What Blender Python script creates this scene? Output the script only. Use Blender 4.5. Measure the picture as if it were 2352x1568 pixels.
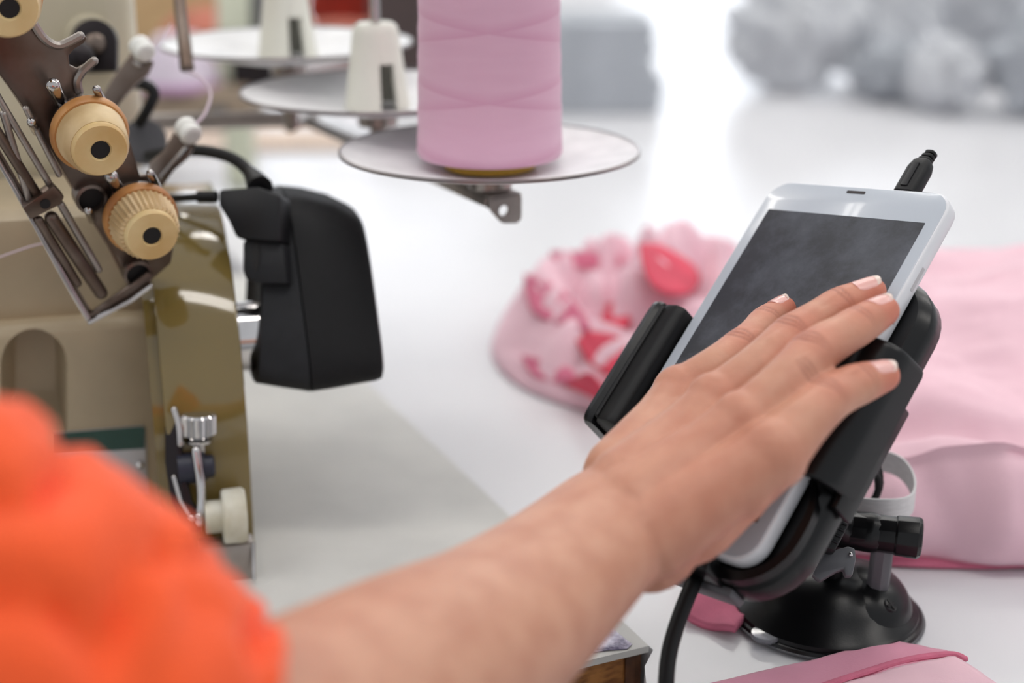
import bpy, bmesh, math, random
import numpy as np
from mathutils import Vector, Matrix, noise
from mathutils.bvhtree import BVHTree
V = Vector
scene = bpy.context.scene
for o in list(bpy.data.objects):
    bpy.data.objects.remove(o)
col = scene.collection
R = math.radians

# ------------------------------------------------------------------ camera
# table surface is z = 0, units are metres; image frame 2352 x 1568, focal length 3500 px
FPX, CX, CY = 3500.0, 1176.0, 784.0
PITCH, EYE = R(18.5), 0.323
FWD = V((0, math.cos(PITCH), -math.sin(PITCH)))
UPV = V((0, math.sin(PITCH), math.cos(PITCH)))
RGT = V((1, 0, 0))
CAM = V((0, 0, EYE))
cam = bpy.data.cameras.new('camera')
cam.sensor_width = 36.0
cam.lens = FPX / 2352 * 36.0
cam.clip_start = 0.02
cam.dof.use_dof = True
cam.dof.focus_distance = 0.61
cam.dof.aperture_fstop = 3.9
cam_o = bpy.data.objects.new('camera', cam)
col.objects.link(cam_o)
cam_o.location = CAM
cam_o.rotation_euler = (math.pi / 2 - PITCH, 0, 0)
scene.camera = cam_o

# ------------------------------------------------------------------ world, exposure
world = bpy.data.worlds.new('hall_ambient')
scene.world = world
world.use_nodes = True
bg = world.node_tree.nodes['Background']
bg.inputs['Color'].default_value = (0.93, 0.96, 1.0, 1)
bg.inputs['Strength'].default_value = 0.62
scene.view_settings.view_transform = 'Standard'
scene.view_settings.look = 'None'
scene.view_settings.exposure = 0.0
scene.view_settings.gamma = 1.0
scene.view_settings.use_curve_mapping = False
LAMP_POWER = 19.0
WINDOW_POWER = 3.0


# ------------------------------------------------------------------ helpers
def at(px, py, d):
    """the place in the room that stands d metres deep behind photo pixel px, py"""
    return CAM + (FWD + RGT * ((px - CX) / FPX) - UPV * ((py - CY) / FPX)) * d


def onz(px, py, z=0.0):
    r = FWD + RGT * ((px - CX) / FPX) - UPV * ((py - CY) / FPX)
    return CAM + r * ((z - EYE) / r.z)


def onplane(px, py, p0, n):
    r = FWD + RGT * ((px - CX) / FPX) - UPV * ((py - CY) / FPX)
    return CAM + r * ((p0 - CAM).dot(n) / r.dot(n))


def lin(c):
    c = c / 255.0
    return c / 12.92 if c <= 0.04045 else ((c + 0.055) / 1.055) ** 2.4


def rgb(c):
    return (lin(c[0]), lin(c[1]), lin(c[2]), 1.0)


def mat(name, c, rough=0.5, metal=0.0, var=0.0, vscale=60.0, bump=0.0, bscale=300.0, coat=0.0,
        sss=0.0, c2=None, spec=0.5, trans=0.0, sheen=0.0, stretch=None, detail=4.0):
    m = bpy.data.materials.new(name)
    m.use_nodes = True
    nt = m.node_tree
    b = nt.nodes['Principled BSDF']
    b.inputs['Base Color'].default_value = rgb(c)
    b.inputs['Roughness'].default_value = rough
    b.inputs['Metallic'].default_value = metal
    b.inputs['Specular IOR Level'].default_value = spec
    b.inputs['Coat Weight'].default_value = coat
    b.inputs['Coat Roughness'].default_value = 0.04
    b.inputs['Transmission Weight'].default_value = trans
    b.inputs['Sheen Weight'].default_value = sheen
    if sss:
        b.inputs['Subsurface Weight'].default_value = sss
        b.inputs['Subsurface Radius'].default_value = (1.0, 0.35, 0.2)
        b.inputs['Subsurface Scale'].default_value = 0.004
    tc = nt.nodes.new('ShaderNodeTexCoord')
    src = tc.outputs['Object']
    if stretch:
        mp = nt.nodes.new('ShaderNodeMapping')
        mp.inputs['Scale'].default_value = stretch
        nt.links.new(src, mp.inputs['Vector'])
        src = mp.outputs['Vector']
    if var or c2:
        n = nt.nodes.new('ShaderNodeTexNoise')
        n.inputs['Scale'].default_value = vscale
        n.inputs['Detail'].default_value = detail
        nt.links.new(src, n.inputs['Vector'])
        rp = nt.nodes.new('ShaderNodeValToRGB')
        rp.color_ramp.elements[0].position = 0.35
        rp.color_ramp.elements[1].position = 0.65
        a = c
        d = c2 or tuple(max(0, min(255, k * (1 - var))) for k in c)
        rp.color_ramp.elements[0].color = rgb(d)
        rp.color_ramp.elements[1].color = rgb(a)
        nt.links.new(n.outputs['Fac'], rp.inputs['Fac'])
        nt.links.new(rp.outputs['Color'], b.inputs['Base Color'])
    if bump:
        n2 = nt.nodes.new('ShaderNodeTexNoise')
        n2.inputs['Scale'].default_value = bscale
        n2.inputs['Detail'].default_value = 3
        nt.links.new(src, n2.inputs['Vector'])
        bp = nt.nodes.new('ShaderNodeBump')
        bp.inputs['Strength'].default_value = bump
        bp.inputs['Distance'].default_value = 0.001
        nt.links.new(n2.outputs['Fac'], bp.inputs['Height'])
        nt.links.new(bp.outputs['Normal'], b.inputs['Normal'])
    return m


def emat(name, c, s):
    m = bpy.data.materials.new(name)
    m.use_nodes = True
    nt = m.node_tree
    nt.nodes.remove(nt.nodes['Principled BSDF'])
    e = nt.nodes.new('ShaderNodeEmission')
    e.inputs['Color'].default_value = rgb(c)
    e.inputs['Strength'].default_value = s
    nt.links.new(e.outputs['Emission'], nt.nodes['Material Output'].inputs['Surface'])
    return m


def tag(o, label=None, cat=None, group=None, kind=None):
    for k, v in (('label', label), ('category', cat), ('group', group), ('kind', kind)):
        if v:
            o[k] = v
    return o


def thing(name, loc, label, cat, group=None):
    o = bpy.data.objects.new(name, None)
    o.empty_display_size = 0.02
    o.location = loc
    col.objects.link(o)
    return tag(o, label, cat, group)


def worldloc(o):
    p = V(o.location)
    while o.parent:
        o = o.parent
        p += V(o.location)
    return p


def perp(t):
    t = t.normalized()
    a = V((0, 0, 1)) if abs(t.z) < 0.9 else V((1, 0, 0))
    x = t.cross(a).normalized()
    return x, t.cross(x).normalized()


class MB:
    def __init__(s):
        s.v = []
        s.f = []

    def add(s, vs, fs):
        k = len(s.v)
        s.v += [V(p) for p in vs]
        s.f += [tuple(i + k for i in f) for f in fs]
        return s

    def box(s, c, h, ax=None):
        ax = ax or (V((1, 0, 0)), V((0, 1, 0)), V((0, 0, 1)))
        c = V(c)
        vs = [c + ax[0] * (h[0] * i) + ax[1] * (h[1] * j) + ax[2] * (h[2] * k)
              for k in (-1, 1) for j in (-1, 1) for i in (-1, 1)]
        return s.add(vs, [(0, 2, 3, 1), (4, 5, 7, 6), (0, 1, 5, 4), (2, 6, 7, 3), (0, 4, 6, 2), (1, 3, 7, 5)])

    def loft(s, loops, cap=(True, True), close=True):
        n = len(loops[0])
        vs = [p for l in loops for p in l]
        fs = []
        for i in range(len(loops) - 1):
            for j in range(n if close else n - 1):
                a, b = i * n + j, i * n + (j + 1) % n
                fs.append((a, b, b + n, a + n))
        if cap[0]:
            fs.append(tuple(range(n))[::-1])
        if cap[1]:
            fs.append(tuple(range((len(loops) - 1) * n, len(loops) * n)))
        return s.add(vs, fs)

    def tube(s, pts, rad, n=12, cap=(True, True), round_ends=False, up=None, flat=1.0):
        pts = [V(p) for p in pts]
        rad = list(rad) if hasattr(rad, '__len__') else [rad] * len(pts)
        if round_ends:
            t0 = (pts[0] - pts[1]).normalized()
            t1 = (pts[-1] - pts[-2]).normalized()
            a0, a1, r0, r1 = pts[0], pts[-1], rad[0], rad[-1]
            k = (0.35, 0.7, 0.92, 0.995)
            pre = [a0 + t0 * (r0 * q) for q in k][::-1]
            post = [a1 + t1 * (r1 * q) for q in k]
            pr = [r0 * math.sqrt(1 - q * q) for q in k][::-1]
            po = [r1 * math.sqrt(1 - q * q) for q in k]
            pts = pre + pts + post
            rad = pr + rad + po
        x = None
        loops = []
        for i, p in enumerate(pts):
            t = (pts[min(i + 1, len(pts) - 1)] - pts[max(i - 1, 0)]).normalized()
            if x is None:
                x = (up - t * up.dot(t)).normalized() if up else perp(t)[0]
            else:
                x = (x - t * x.dot(t)).normalized()
            y = t.cross(x)
            loops.append([p + x * (math.cos(a) * rad[i] * flat) + y * (math.sin(a) * rad[i])
                          for a in [2 * math.pi * j / n for j in range(n)]])
        return s.loft(loops, cap)

    def lathe(s, prof, o, axis=V((0, 0, 1)), n=48, cap=(True, True)):
        o = V(o)
        axis = axis.normalized()
        x, y = perp(axis)
        return s.loft([[o + axis * t + (x * math.cos(a) + y * math.sin(a)) * max(r, 1e-5)
                        for a in [2 * math.pi * j / n for j in range(n)]] for r, t in prof], cap)

    def prism(s, loop, vec):
        loop = [V(p) for p in loop]
        return s.loft([loop, [p + vec for p in loop]])

    def ball(s, c, r, ax=None, n=16, m=10):
        c = V(c)
        ax = ax or (V((1, 0, 0)), V((0, 1, 0)), V((0, 0, 1)))
        r = r if hasattr(r, '__len__') else (r, r, r)
        loops = []
        for i in range(m + 1):
            th = math.pi * i / m
            k = max(math.sin(th), 1e-4)
            loops.append([c + ax[0] * (r[0] * k * math.cos(a)) + ax[1] * (r[1] * k * math.sin(a)) + ax[2] * (-r[2] * math.cos(th))
                          for a in [2 * math.pi * j / n for j in range(n)]])
        return s.loft(loops)

    def build(s, name, m, parent=None, smooth=40, bevel=0.0, bseg=2, origin=None, sub=0):
        me = bpy.data.meshes.new(name)
        if parent:
            org = worldloc(parent)
        elif origin is not None:
            org = V(origin)
        else:
            lo = [min(p[i] for p in s.v) for i in range(3)]
            hi = [max(p[i] for p in s.v) for i in range(3)]
            org = V(((lo[0] + hi[0]) / 2, (lo[1] + hi[1]) / 2, lo[2]))
        me.from_pydata([tuple(p - org) for p in s.v], [], s.f)
        bm = bmesh.new()
        bm.from_mesh(me)
        bmesh.ops.remove_doubles(bm, verts=bm.verts, dist=1e-6)
        bmesh.ops.recalc_face_normals(bm, faces=bm.faces)
        if bevel:
            es = [e for e in bm.edges if len(e.link_faces) == 2 and e.calc_face_angle(0) > R(35)]
            if es:
                bmesh.ops.bevel(bm, geom=es, offset=bevel, segments=bseg, profile=0.5, affect='EDGES', clamp_overlap=True)
        bm.to_mesh(me)
        bm.free()
        if smooth:
            me.shade_smooth()
            me.set_sharp_from_angle(angle=R(smooth))
        me.materials.append(m)
        o = bpy.data.objects.new(name, me)
        col.objects.link(o)
        if parent:
            o.parent = parent
        else:
            o.location = org
        if sub:
            md = o.modifiers.new('sub', 'SUBSURF')
            md.levels = md.render_levels = sub
        return o


def smoothpath(pts, k=6):
    pts = [V(p) for p in pts]
    out = []
    for i in range(len(pts) - 1):
        p0, p1, p2, p3 = pts[max(i - 1, 0)], pts[i], pts[i + 1], pts[min(i + 2, len(pts) - 1)]
        for j in range(k):
            t = j / k
            out.append(0.5 * ((2 * p1) + (p2 - p0) * t + (2 * p0 - 5 * p1 + 4 * p2 - p3) * t * t + (3 * p1 - p0 - 3 * p2 + p3) * t ** 3))
    out.append(pts[-1])
    return out


def smoothvals(v, k=6):
    q = smoothpath([V((x, 0, 0)) for x in v], k)
    return [p.x for p in q]


def rrect(x0, x1, y0, y1, r, n=6):
    out = []
    for cx, cy, a0 in ((x1 - r, y0 + r, -90), (x1 - r, y1 - r, 0), (x0 + r, y1 - r, 90), (x0 + r, y0 + r, 180)):
        for i in range(n + 1):
            a = R(a0 + 90 * i / n)
            out.append((cx + r * math.cos(a), cy + r * math.sin(a)))
    return out


# ------------------------------------------------------------------ materials
m_white_table = mat('white_table_paper', (230, 230, 233), 0.26, var=0.015, vscale=6, bump=0.02, bscale=12, spec=0.5)
m_sew_table = mat('grey_laminate', (208, 207, 202), 0.42, var=0.04, vscale=25, bump=0.05, bscale=900)
m_wood = mat('worn_wood_edge', (176, 118, 58), 0.55, c2=(120, 72, 30), vscale=40, stretch=(1, 6, 8), bump=0.4, bscale=80)
m_wood_dark = mat('split_wood', (96, 58, 30), 0.7, c2=(58, 34, 20), vscale=90, bump=0.8, bscale=150)
m_foil = mat('worn_foil', (190, 186, 200), 0.3, metal=0.7, c2=(70, 62, 88), vscale=140, bump=0.8, bscale=400, detail=8)
m_tan = mat('tan_hammered_enamel', (184, 167, 138), 0.42, var=0.12, vscale=12, bump=0.12, bscale=700, coat=0.1)
m_olive = mat('olive_gloss_enamel', (124, 106, 58), 0.10, var=0.05, vscale=5, coat=0.7)
m_cream = mat('cream_enamel', (214, 204, 178), 0.3, var=0.1, vscale=14, coat=0.2)
m_recess = mat('tan_recess_enamel', (178, 160, 130), 0.45, var=0.12, vscale=12)
m_steel = mat('dull_brown_steel', (128, 116, 108), 0.34, metal=0.85, c2=(96, 80, 70), vscale=30, bump=0.05, bscale=300)
m_bright_steel = mat('bright_steel', (205, 200, 198), 0.18, metal=1.0, var=0.15, vscale=60)
m_chrome = mat('chrome', (225, 222, 222), 0.08, metal=1.0, var=0.1, vscale=40)
m_dark_steel = mat('blackened_steel', (40, 34, 36), 0.35, metal=0.6)
m_ivory = mat('yellowed_ivory_plastic', (232, 208, 156), 0.4, c2=(205, 168, 108), vscale=30, sss=0.1, bump=0.05, bscale=500)
m_ivory_dial = mat('ivory_dial', (222, 196, 150), 0.45, c2=(190, 158, 112), vscale=50, bump=0.08, bscale=500)
m_amber = mat('amber_ring', (206, 150, 88), 0.4, c2=(170, 110, 58), vscale=40)
m_hole = mat('black_hole', (10, 8, 10), 0.6)
m_ceramic = mat('white_ceramic', (244, 244, 238), 0.15, coat=0.4)
m_black = mat('black_plastic', (20, 20, 23), 0.42, spec=0.35, bump=0.12, bscale=2500)
m_black_shell = mat('grained_black_shell', (15, 15, 18), 0.5, spec=0.3, bump=0.35, bscale=3500, var=0.15, vscale=300)
m_black_front = mat('charcoal_front_shell', (30, 31, 35), 0.46, spec=0.35, bump=0.3, bscale=3000, var=0.2, vscale=120)
m_gloss_black = mat('satin_black_plastic', (12, 12, 14), 0.28, spec=0.35, bump=0.04, bscale=1500)
m_rubber = mat('black_rubber', (13, 13, 15), 0.5, spec=0.35)
m_grey_plastic = mat('dark_grey_plastic', (92, 92, 96), 0.45)
m_knob_white = mat('off_white_nylon', (224, 222, 210), 0.45, c2=(200, 194, 172), vscale=60)
m_green = mat('dark_green_print', (30, 70, 60), 0.35, var=0.1, vscale=80)
m_plate_grey = mat('brushed_name_plate', (190, 188, 190), 0.35, metal=0.3)
m_bluerub = mat('blue_black_rubber', (36, 38, 54), 0.45)
m_dish = mat('scuffed_grey_enamel', (242, 242, 243), 0.36, var=0.07, vscale=50, bump=0.03, bscale=200, spec=0.35)
m_rim = mat('worn_rim', (140, 134, 134), 0.3, metal=0.5)
m_holder_white = mat('ivory_spool_holder', (226, 225, 214), 0.4, var=0.03, vscale=40)
m_bracket = mat('grey_bracket_steel', (176, 168, 162), 0.32, metal=0.8, var=0.15, vscale=40)
m_yellow = mat('yellow_cone_core', (196, 160, 40), 0.45)
m_phone_white = mat('white_phone_case', (226, 226, 230), 0.3, var=0.02, vscale=60)
m_bezel = mat('phone_front_bezel', (186, 193, 202), 0.25, coat=0.3)
m_strap = mat('white_elastic', (226, 224, 224), 0.8, var=0.05, vscale=200, bump=0.3, bscale=1200, stretch=(1, 1, 6))
m_pink = mat('pink_jersey', (240, 198, 210), 0.85, var=0.04, vscale=25, bump=0.15, bscale=900, sheen=0.2)
m_pink2 = mat('rose_jersey', (232, 158, 182), 0.85, var=0.05, vscale=25, bump=0.15, bscale=900, sheen=0.2)
m_crimson = mat('crimson_jersey_and_shaded_fold', (226, 70, 96), 0.85, var=0.12, vscale=25, sheen=0.1)  # one crimson scrap, and painted shading in the pink heap's folds
m_tab = mat('rose_knit_and_shaded_pink', (222, 120, 148), 0.85, var=0.08, vscale=60, bump=0.3, bscale=1500)  # rose hem; elsewhere a darker pink that paints shading on pink cloth
m_grey_cloth = mat('light_grey_cloth', (208, 211, 216), 0.9, var=0.08, vscale=12)
m_grey_cloth2 = mat('mid_grey_cloth', (178, 183, 190), 0.9, var=0.08, vscale=12)
m_orange = mat('orange_cotton', (252, 92, 36), 0.85, var=0.04, vscale=30, bump=0.1, bscale=900, sheen=0.15)
m_thread = mat('lilac_thread', (214, 196, 206), 0.7)
m_floor = mat('grey_floor', (150, 150, 150), 0.4, var=0.05, vscale=3)
m_wall = mat('white_plaster', (222, 224, 226), 0.8, var=0.02, vscale=3)
m_bgmach = mat('brown_painted_casting', (150, 132, 112), 0.5, var=0.08, vscale=20)
m_bgpost = mat('pale_green_enamel', (206, 210, 188), 0.4, var=0.05, vscale=10)
m_board = mat('tan_cardboard', (196, 168, 124), 0.8, c2=(168, 138, 100), vscale=30, stretch=(1, 1, 8))
m_red = mat('red_cloth', (170, 44, 22), 0.9, var=0.3, vscale=14)
m_salmon = mat('salmon_cloth', (206, 128, 108), 0.9, var=0.1, vscale=14)
m_crate = mat('dark_brown_plastic', (74, 58, 56), 0.5, var=0.15, vscale=10)
m_lilac = mat('pale_lilac_thread', (226, 214, 228), 0.7, var=0.05, vscale=80)
m_lilac2 = mat('lilac_plastic_rim', (190, 150, 186), 0.45)
m_beige = mat('beige_strip', (216, 196, 180), 0.8, var=0.03, vscale=20)
m_clear = mat('clear_vinyl', (210, 210, 220), 0.08, trans=0.75)
m_lamp_body = mat('lamp_housing', (235, 235, 235), 0.4)
m_tube = emat('fluorescent_tube', (255, 250, 244), LAMP_POWER)
m_daylight = emat('daylight_pane', (240, 246, 255), WINDOW_POWER)


def screen_mat():
    m = mat('smudged_dark_screen', (62, 64, 72), 0.3, spec=0.3)
    nt = m.node_tree
    b = nt.nodes['Principled BSDF']
    tc = nt.nodes.new('ShaderNodeTexCoord')
    n = nt.nodes.new('ShaderNodeTexNoise')
    n.inputs['Scale'].default_value = 38
    n.inputs['Detail'].default_value = 8
    n.inputs['Roughness'].default_value = 0.7
    nt.links.new(tc.outputs['Object'], n.inputs['Vector'])
    rp = nt.nodes.new('ShaderNodeValToRGB')
    rp.color_ramp.elements[0].position = 0.42
    rp.color_ramp.elements[0].color = rgb((50, 52, 58))
    rp.color_ramp.elements[1].position = 0.9
    rp.color_ramp.elements[1].color = rgb((98, 102, 112))
    nt.links.new(n.outputs['Fac'], rp.inputs['Fac'])
    nt.links.new(rp.outputs['Color'], b.inputs['Base Color'])
    mr = nt.nodes.new('ShaderNodeMapRange')
    mr.inputs['To Min'].default_value = 0.34
    mr.inputs['To Max'].default_value = 0.55
    nt.links.new(n.outputs['Fac'], mr.inputs['Value'])
    nt.links.new(mr.outputs['Result'], b.inputs['Roughness'])
    return m


def thread_mat():
    m = mat('wound_pink_thread', (226, 168, 198), 0.62, sheen=0.25)
    nt = m.node_tree
    b = nt.nodes['Principled BSDF']
    N, L = nt.nodes.new, nt.links.new
    tc = N('ShaderNodeTexCoord')
    sp = N('ShaderNodeSeparateXYZ')
    L(tc.outputs['Object'], sp.inputs[0])
    at2 = N('ShaderNodeMath'); at2.operation = 'ARCTAN2'
    L(sp.outputs['Y'], at2.inputs[0]); L(sp.outputs['X'], at2.inputs[1])

    def mth(op, a, bv):
        k = N('ShaderNodeMath'); k.operation = op
        for i, x in enumerate((a, bv)):
            if x is None:
                continue
            if isinstance(x, (int, float)):
                k.inputs[i].default_value = x
            else:
                L(x, k.inputs[i])
        return k.outputs[0]

    z = sp.outputs['Z']
    ang = mth('MULTIPLY', at2.outputs[0], 0.031 / (2 * math.pi))
    out = None
    fine = None
    for sgn, per, off in ((1, 0.031, 0.004), (-1, 0.031, 0.0195)):
        zz = mth('ADD', z, mth('MULTIPLY', ang, sgn))
        ph = mth('FRACT', mth('DIVIDE', mth('ADD', zz, off), per), None)
        rp = N('ShaderNodeValToRGB')
        e = rp.color_ramp.elements
        e[0].position = 0.0; e[0].color = (1, 1, 1, 1)
        e[1].position = 0.16; e[1].color = (0, 0, 0, 1)
        k = e.new(0.995); k.color = (0.0, 0.0, 0.0, 1)
        L(ph, rp.inputs['Fac'])
        out = rp.outputs['Color'] if out is None else mth('MAXIMUM', out, rp.outputs['Color'])
    fine = mth('SINE', mth('MULTIPLY', mth('ADD', z, ang), 2 * math.pi / 0.00045), None)
    mix = N('ShaderNodeMix'); mix.data_type = 'RGBA'
    mix.inputs[6].default_value = rgb((228, 182, 204))
    mix.inputs[7].default_value = rgb((216, 158, 186))
    L(out, mix.inputs[0])
    no = N('ShaderNodeTexNoise'); no.inputs['Scale'].default_value = 30
    mp = N('ShaderNodeMapping'); mp.inputs['Scale'].default_value = (1, 1, 9)
    L(tc.outputs['Object'], mp.inputs['Vector']); L(mp.outputs['Vector'], no.inputs['Vector'])
    mix2 = N('ShaderNodeMix'); mix2.data_type = 'RGBA'
    L(mth('MULTIPLY', no.outputs['Fac'], 0.45), mix2.inputs[0])
    L(mix.outputs[2], mix2.inputs[6])
    mix2.inputs[7].default_value = rgb((212, 156, 184))
    L(mix2.outputs[2], b.inputs['Base Color'])
    bp = N('ShaderNodeBump'); bp.inputs['Strength'].default_value = 0.35; bp.inputs['Distance'].default_value = 0.0003
    L(mth('ADD', fine, mth('MULTIPLY', out, -1.5)), bp.inputs['Height'])
    L(bp.outputs['Normal'], b.inputs['Normal'])
    return m


m_screen = screen_mat()
m_cone = thread_mat()

# ------------------------------------------------------------------ room shell
Z_FLOOR = -0.76
tag(MB().box((0, 2.5, Z_FLOOR - 0.02), (5, 5.5, 0.02)).build('floor', m_floor, smooth=0), kind='structure')
wall = MB()
WY = 6.4
wins = [(-3.4, -2.0), (-1.5, -0.1), (0.4, 1.8), (2.3, 3.7)]
zs, ze, ztop = 0.15, 1.55, 2.3
xs = [-5] + [x for w in wins for x in w] + [5]
wall.box((0, WY + 0.08, (Z_FLOOR + zs) / 2), (5, 0.08, (zs - Z_FLOOR) / 2))
wall.box((0, WY + 0.08, (ze + ztop) / 2), (5, 0.08, (ztop - ze) / 2))
for i in range(0, len(xs), 2):
    wall.box(((xs[i] + xs[i + 1]) / 2, WY + 0.08, (zs + ze) / 2), ((xs[i + 1] - xs[i]) / 2, 0.08, (ze - zs) / 2))
tag(wall.build('wall_back', m_wall, smooth=0), kind='structure')
for i, (a, b) in enumerate(wins):
    fr = MB()
    for x in (a + 0.03, (a + b) / 2, b - 0.03):
        fr.box((x, WY + 0.05, (zs + ze) / 2), (0.03, 0.04, (ze - zs) / 2))
    for z in (zs + 0.03, ze - 0.03):
        fr.box(((a + b) / 2, WY + 0.05, z), ((b - a) / 2, 0.04, 0.03))
    w = tag(fr.build('window_%d' % (i + 1), m_lamp_body, smooth=0), kind='structure')
    for s in (0, 1):
        x0 = a + 0.06 if s == 0 else (a + b) / 2 + 0.03
        x1 = (a + b) / 2 - 0.03 if s == 0 else b - 0.06
        MB().box(((x0 + x1) / 2, WY + 0.06, (zs + ze) / 2), ((x1 - x0) / 2, 0.005, (ze - zs) / 2 - 0.06)).build('pane', m_daylight, w, smooth=0)

# ceiling lamps: twin tube battens
lamp_spots = [(-1.5, 0.1), (0.2, 0.3), (1.8, 0.4), (-1.4, 1.7), (0.3, 1.9), (2.0, 2.0), (-1.2, 3.5), (0.5, 3.7), (2.2, 3.8)]
rows = {0: 'above the near end of the table', 1: 'above the middle of the table', 2: 'above the far end of the table'}
cols_ = {0: 'left', 1: 'middle', 2: 'right'}
for i, (x, y) in enumerate(lamp_spots):
    t = thing('ceiling_lamp', (x, y, 1.75), 'twin tube lamp, %s of the row %s' % (cols_[i % 3], rows[i // 3]), 'lamp', 'twin tube lamps over the tables')
    MB().box((x, y, 1.79), (0.62, 0.09, 0.025)).build('housing', m_lamp_body, t, bevel=0.01)
    for s in (-1, 1):
        MB().tube([(x - 0.6, y + s * 0.06, 1.745), (x + 0.6, y + s * 0.06, 1.745)], 0.019, 10).build('tube', m_tube, t)
    for s in (-1, 1):
        MB().tube([(x + s * 0.45, y, 1.815), (x + s * 0.45, y, 2.3)], 0.004, 6).build('hanger', m_bracket, t)

# ------------------------------------------------------------------ tables
CORN = onz(1490, 1490)
TU = (onz(840, 880) - CORN).normalized()          # along the seam, away from the camera
TV = V((TU.y, -TU.x, 0))                          # to the right
ZA = V((0, 0, 1))


def tab(u, v, z=0.0):
    return V((CORN.x, CORN.y, 0)) + TU * u + TV * v + ZA * z


ct = thing('cutting_table', tab(1.4, 0.8, Z_FLOOR), 'long white cutting table covered with smooth white paper under the pink cloth', 'table')
MB().prism([tab(u, v, -0.001) for u, v in ((-0.7, -0.05), (-0.022, -0.0135), (-0.010, -0.0075), (0.0, 0.0022), (3.7, 0.0022), (3.7, 1.9), (-0.7, 1.9))], ZA * -0.03).build('table_top', m_white_table, ct, smooth=0)
for u in (-0.5, 1.5, 3.4):
    for v in (0.12, 1.75):
        MB().box(tab(u, v, (Z_FLOOR - 0.03) / 2), (0.03, 0.03, -(Z_FLOOR + 0.03) / 2), (TU, TV, ZA)).build('leg', m_bracket, ct, smooth=0)
# the far-left continuation where background machines stand
st = thing('sewing_table', tab(0.3, -0.4, Z_FLOOR), 'grey laminate sewing table with a worn wooden front edge under the machine', 'table')
MB().prism([tab(u, v, 0.0015) for u, v in ((0, 0), (0.62, 0), (0.62, -1.0), (0, -1.0))], ZA * -0.003).build('laminate_top', m_sew_table, st, smooth=0)
MB().prism([tab(u, v, -0.0015) for u, v in ((0.003, -0.009), (0.02, -0.003), (0.62, -0.003), (0.62, -1.0), (0.003, -1.0))], ZA * -0.036).build('wooden_core', m_wood, st, smooth=0, bevel=0.0015)
sp = MB()
random.seed(4)
edge = [(0.0025, -0.0095), (0.0008, -0.006), (0.0022, -0.002), (0.012, -0.0006), (0.05, -0.0012), (0.12, -0.001), (0.12, -0.002), (0.02, -0.0025)]
sp.prism([tab(u, v, -0.0016) for u, v in edge], ZA * -0.035)
sp.build('splintered_corner', m_wood_dark, st, smooth=0, bevel=0.001)
for u in (0.08, 0.55):
    for v in (-0.1, -0.9):
        MB().box(tab(u, v, (Z_FLOOR - 0.038) / 2), (0.025, 0.025, -(Z_FLOOR + 0.038) / 2), (TU, TV, ZA)).build('leg', m_bracket, st, smooth=0)
fo = MB()
cx = [onz(x, y, 0.0017) for x, y in ((1300, 1500), (1318, 1452), (1352, 1425), (1392, 1430), (1420, 1455), (1452, 1480), (1440, 1491), (1395, 1494), (1350, 1500))]
fo.prism(cx, ZA * 0.0003)
fo.build('foil_patch', m_foil, st, smooth=0)

# ------------------------------------------------------------------ overlock machine
MR = V((math.cos(R(15)), math.sin(R(15)), 0))     # machine's right
MA = V((-math.sin(R(15)), math.cos(R(15)), 0))    # machine's away
QF = at(577, 1100, 0.70)                          # right end, front face of the side cover
QF = V((QF.x, QF.y, 0))


def mp(r, a, z):
    return QF + MR * r + MA * a + ZA * z


om = thing('overlock_machine', mp(-0.15, 0.06, 0.002), 'tan and olive industrial overlock sewing machine with ivory tension knobs', 'sewing machine')
# olive side cover: rounded top, extruded sideways
prof = [(0.0, 0.004), (0.0, 0.030), (0.0, 0.055)]
for i in range(1, 13):
    a = R(90 * i / 12)
    prof.append((0.096 - 0.096 * math.cos(a), 0.055 + 0.093 * math.sin(a)))
prof += [(0.15, 0.148), (0.15, 0.004)]
MB().loft([[mp(r, a, z) for a, z in prof] for r in (-0.0365, 0.0)]).build('side_cover', m_olive, om, smooth=25, bevel=0.0012)
prof2 = [(a + (0.004 if a < 0.1 else 0), z - (0.004 if z > 0.06 else 0)) for a, z in prof]
MB().loft([[mp(r, a, z) for a, z in prof2] for r in (-0.0415, -0.036)]).build('cover_flange', m_olive, om, smooth=25)
# lower body block with bevelled top ledge
A_LOW, A_UP = 0.045, 0.055
pr = onplane(377, 900, mp(0, A_LOW, 0), MA)
BR = (pr - QF).dot(MR)
LEDGE = onplane(340, 738, mp(0, A_LOW, 0), MA).z
body = MB()
bl = [(A_LOW, 0.004), (A_LOW, LEDGE - 0.001), (A_LOW + 0.004, LEDGE + 0.003), (0.13, LEDGE + 0.003), (0.13, 0.004)]
body.loft([[mp(r, a, z) for a, z in bl] for r in (-0.42, BR)])
low_body = body.build('lower_body', m_tan, om, smooth=25, bevel=0.002)
UT = onplane(300, 470, mp(0, A_UP, 0), MA).z
up = [(A_UP, LEDGE), (A_UP, UT - 0.004), (A_UP + 0.006, UT), (0.13, UT), (0.13, LEDGE)]
BR2 = (onplane(357, 650, mp(0, A_UP, 0), MA) - QF).dot(MR)
MB().loft([[mp(r, a, z) for a, z in up] for r in (-0.42, BR2)]).build('upper_body', m_tan, om, smooth=25, bevel=0.003)
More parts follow.
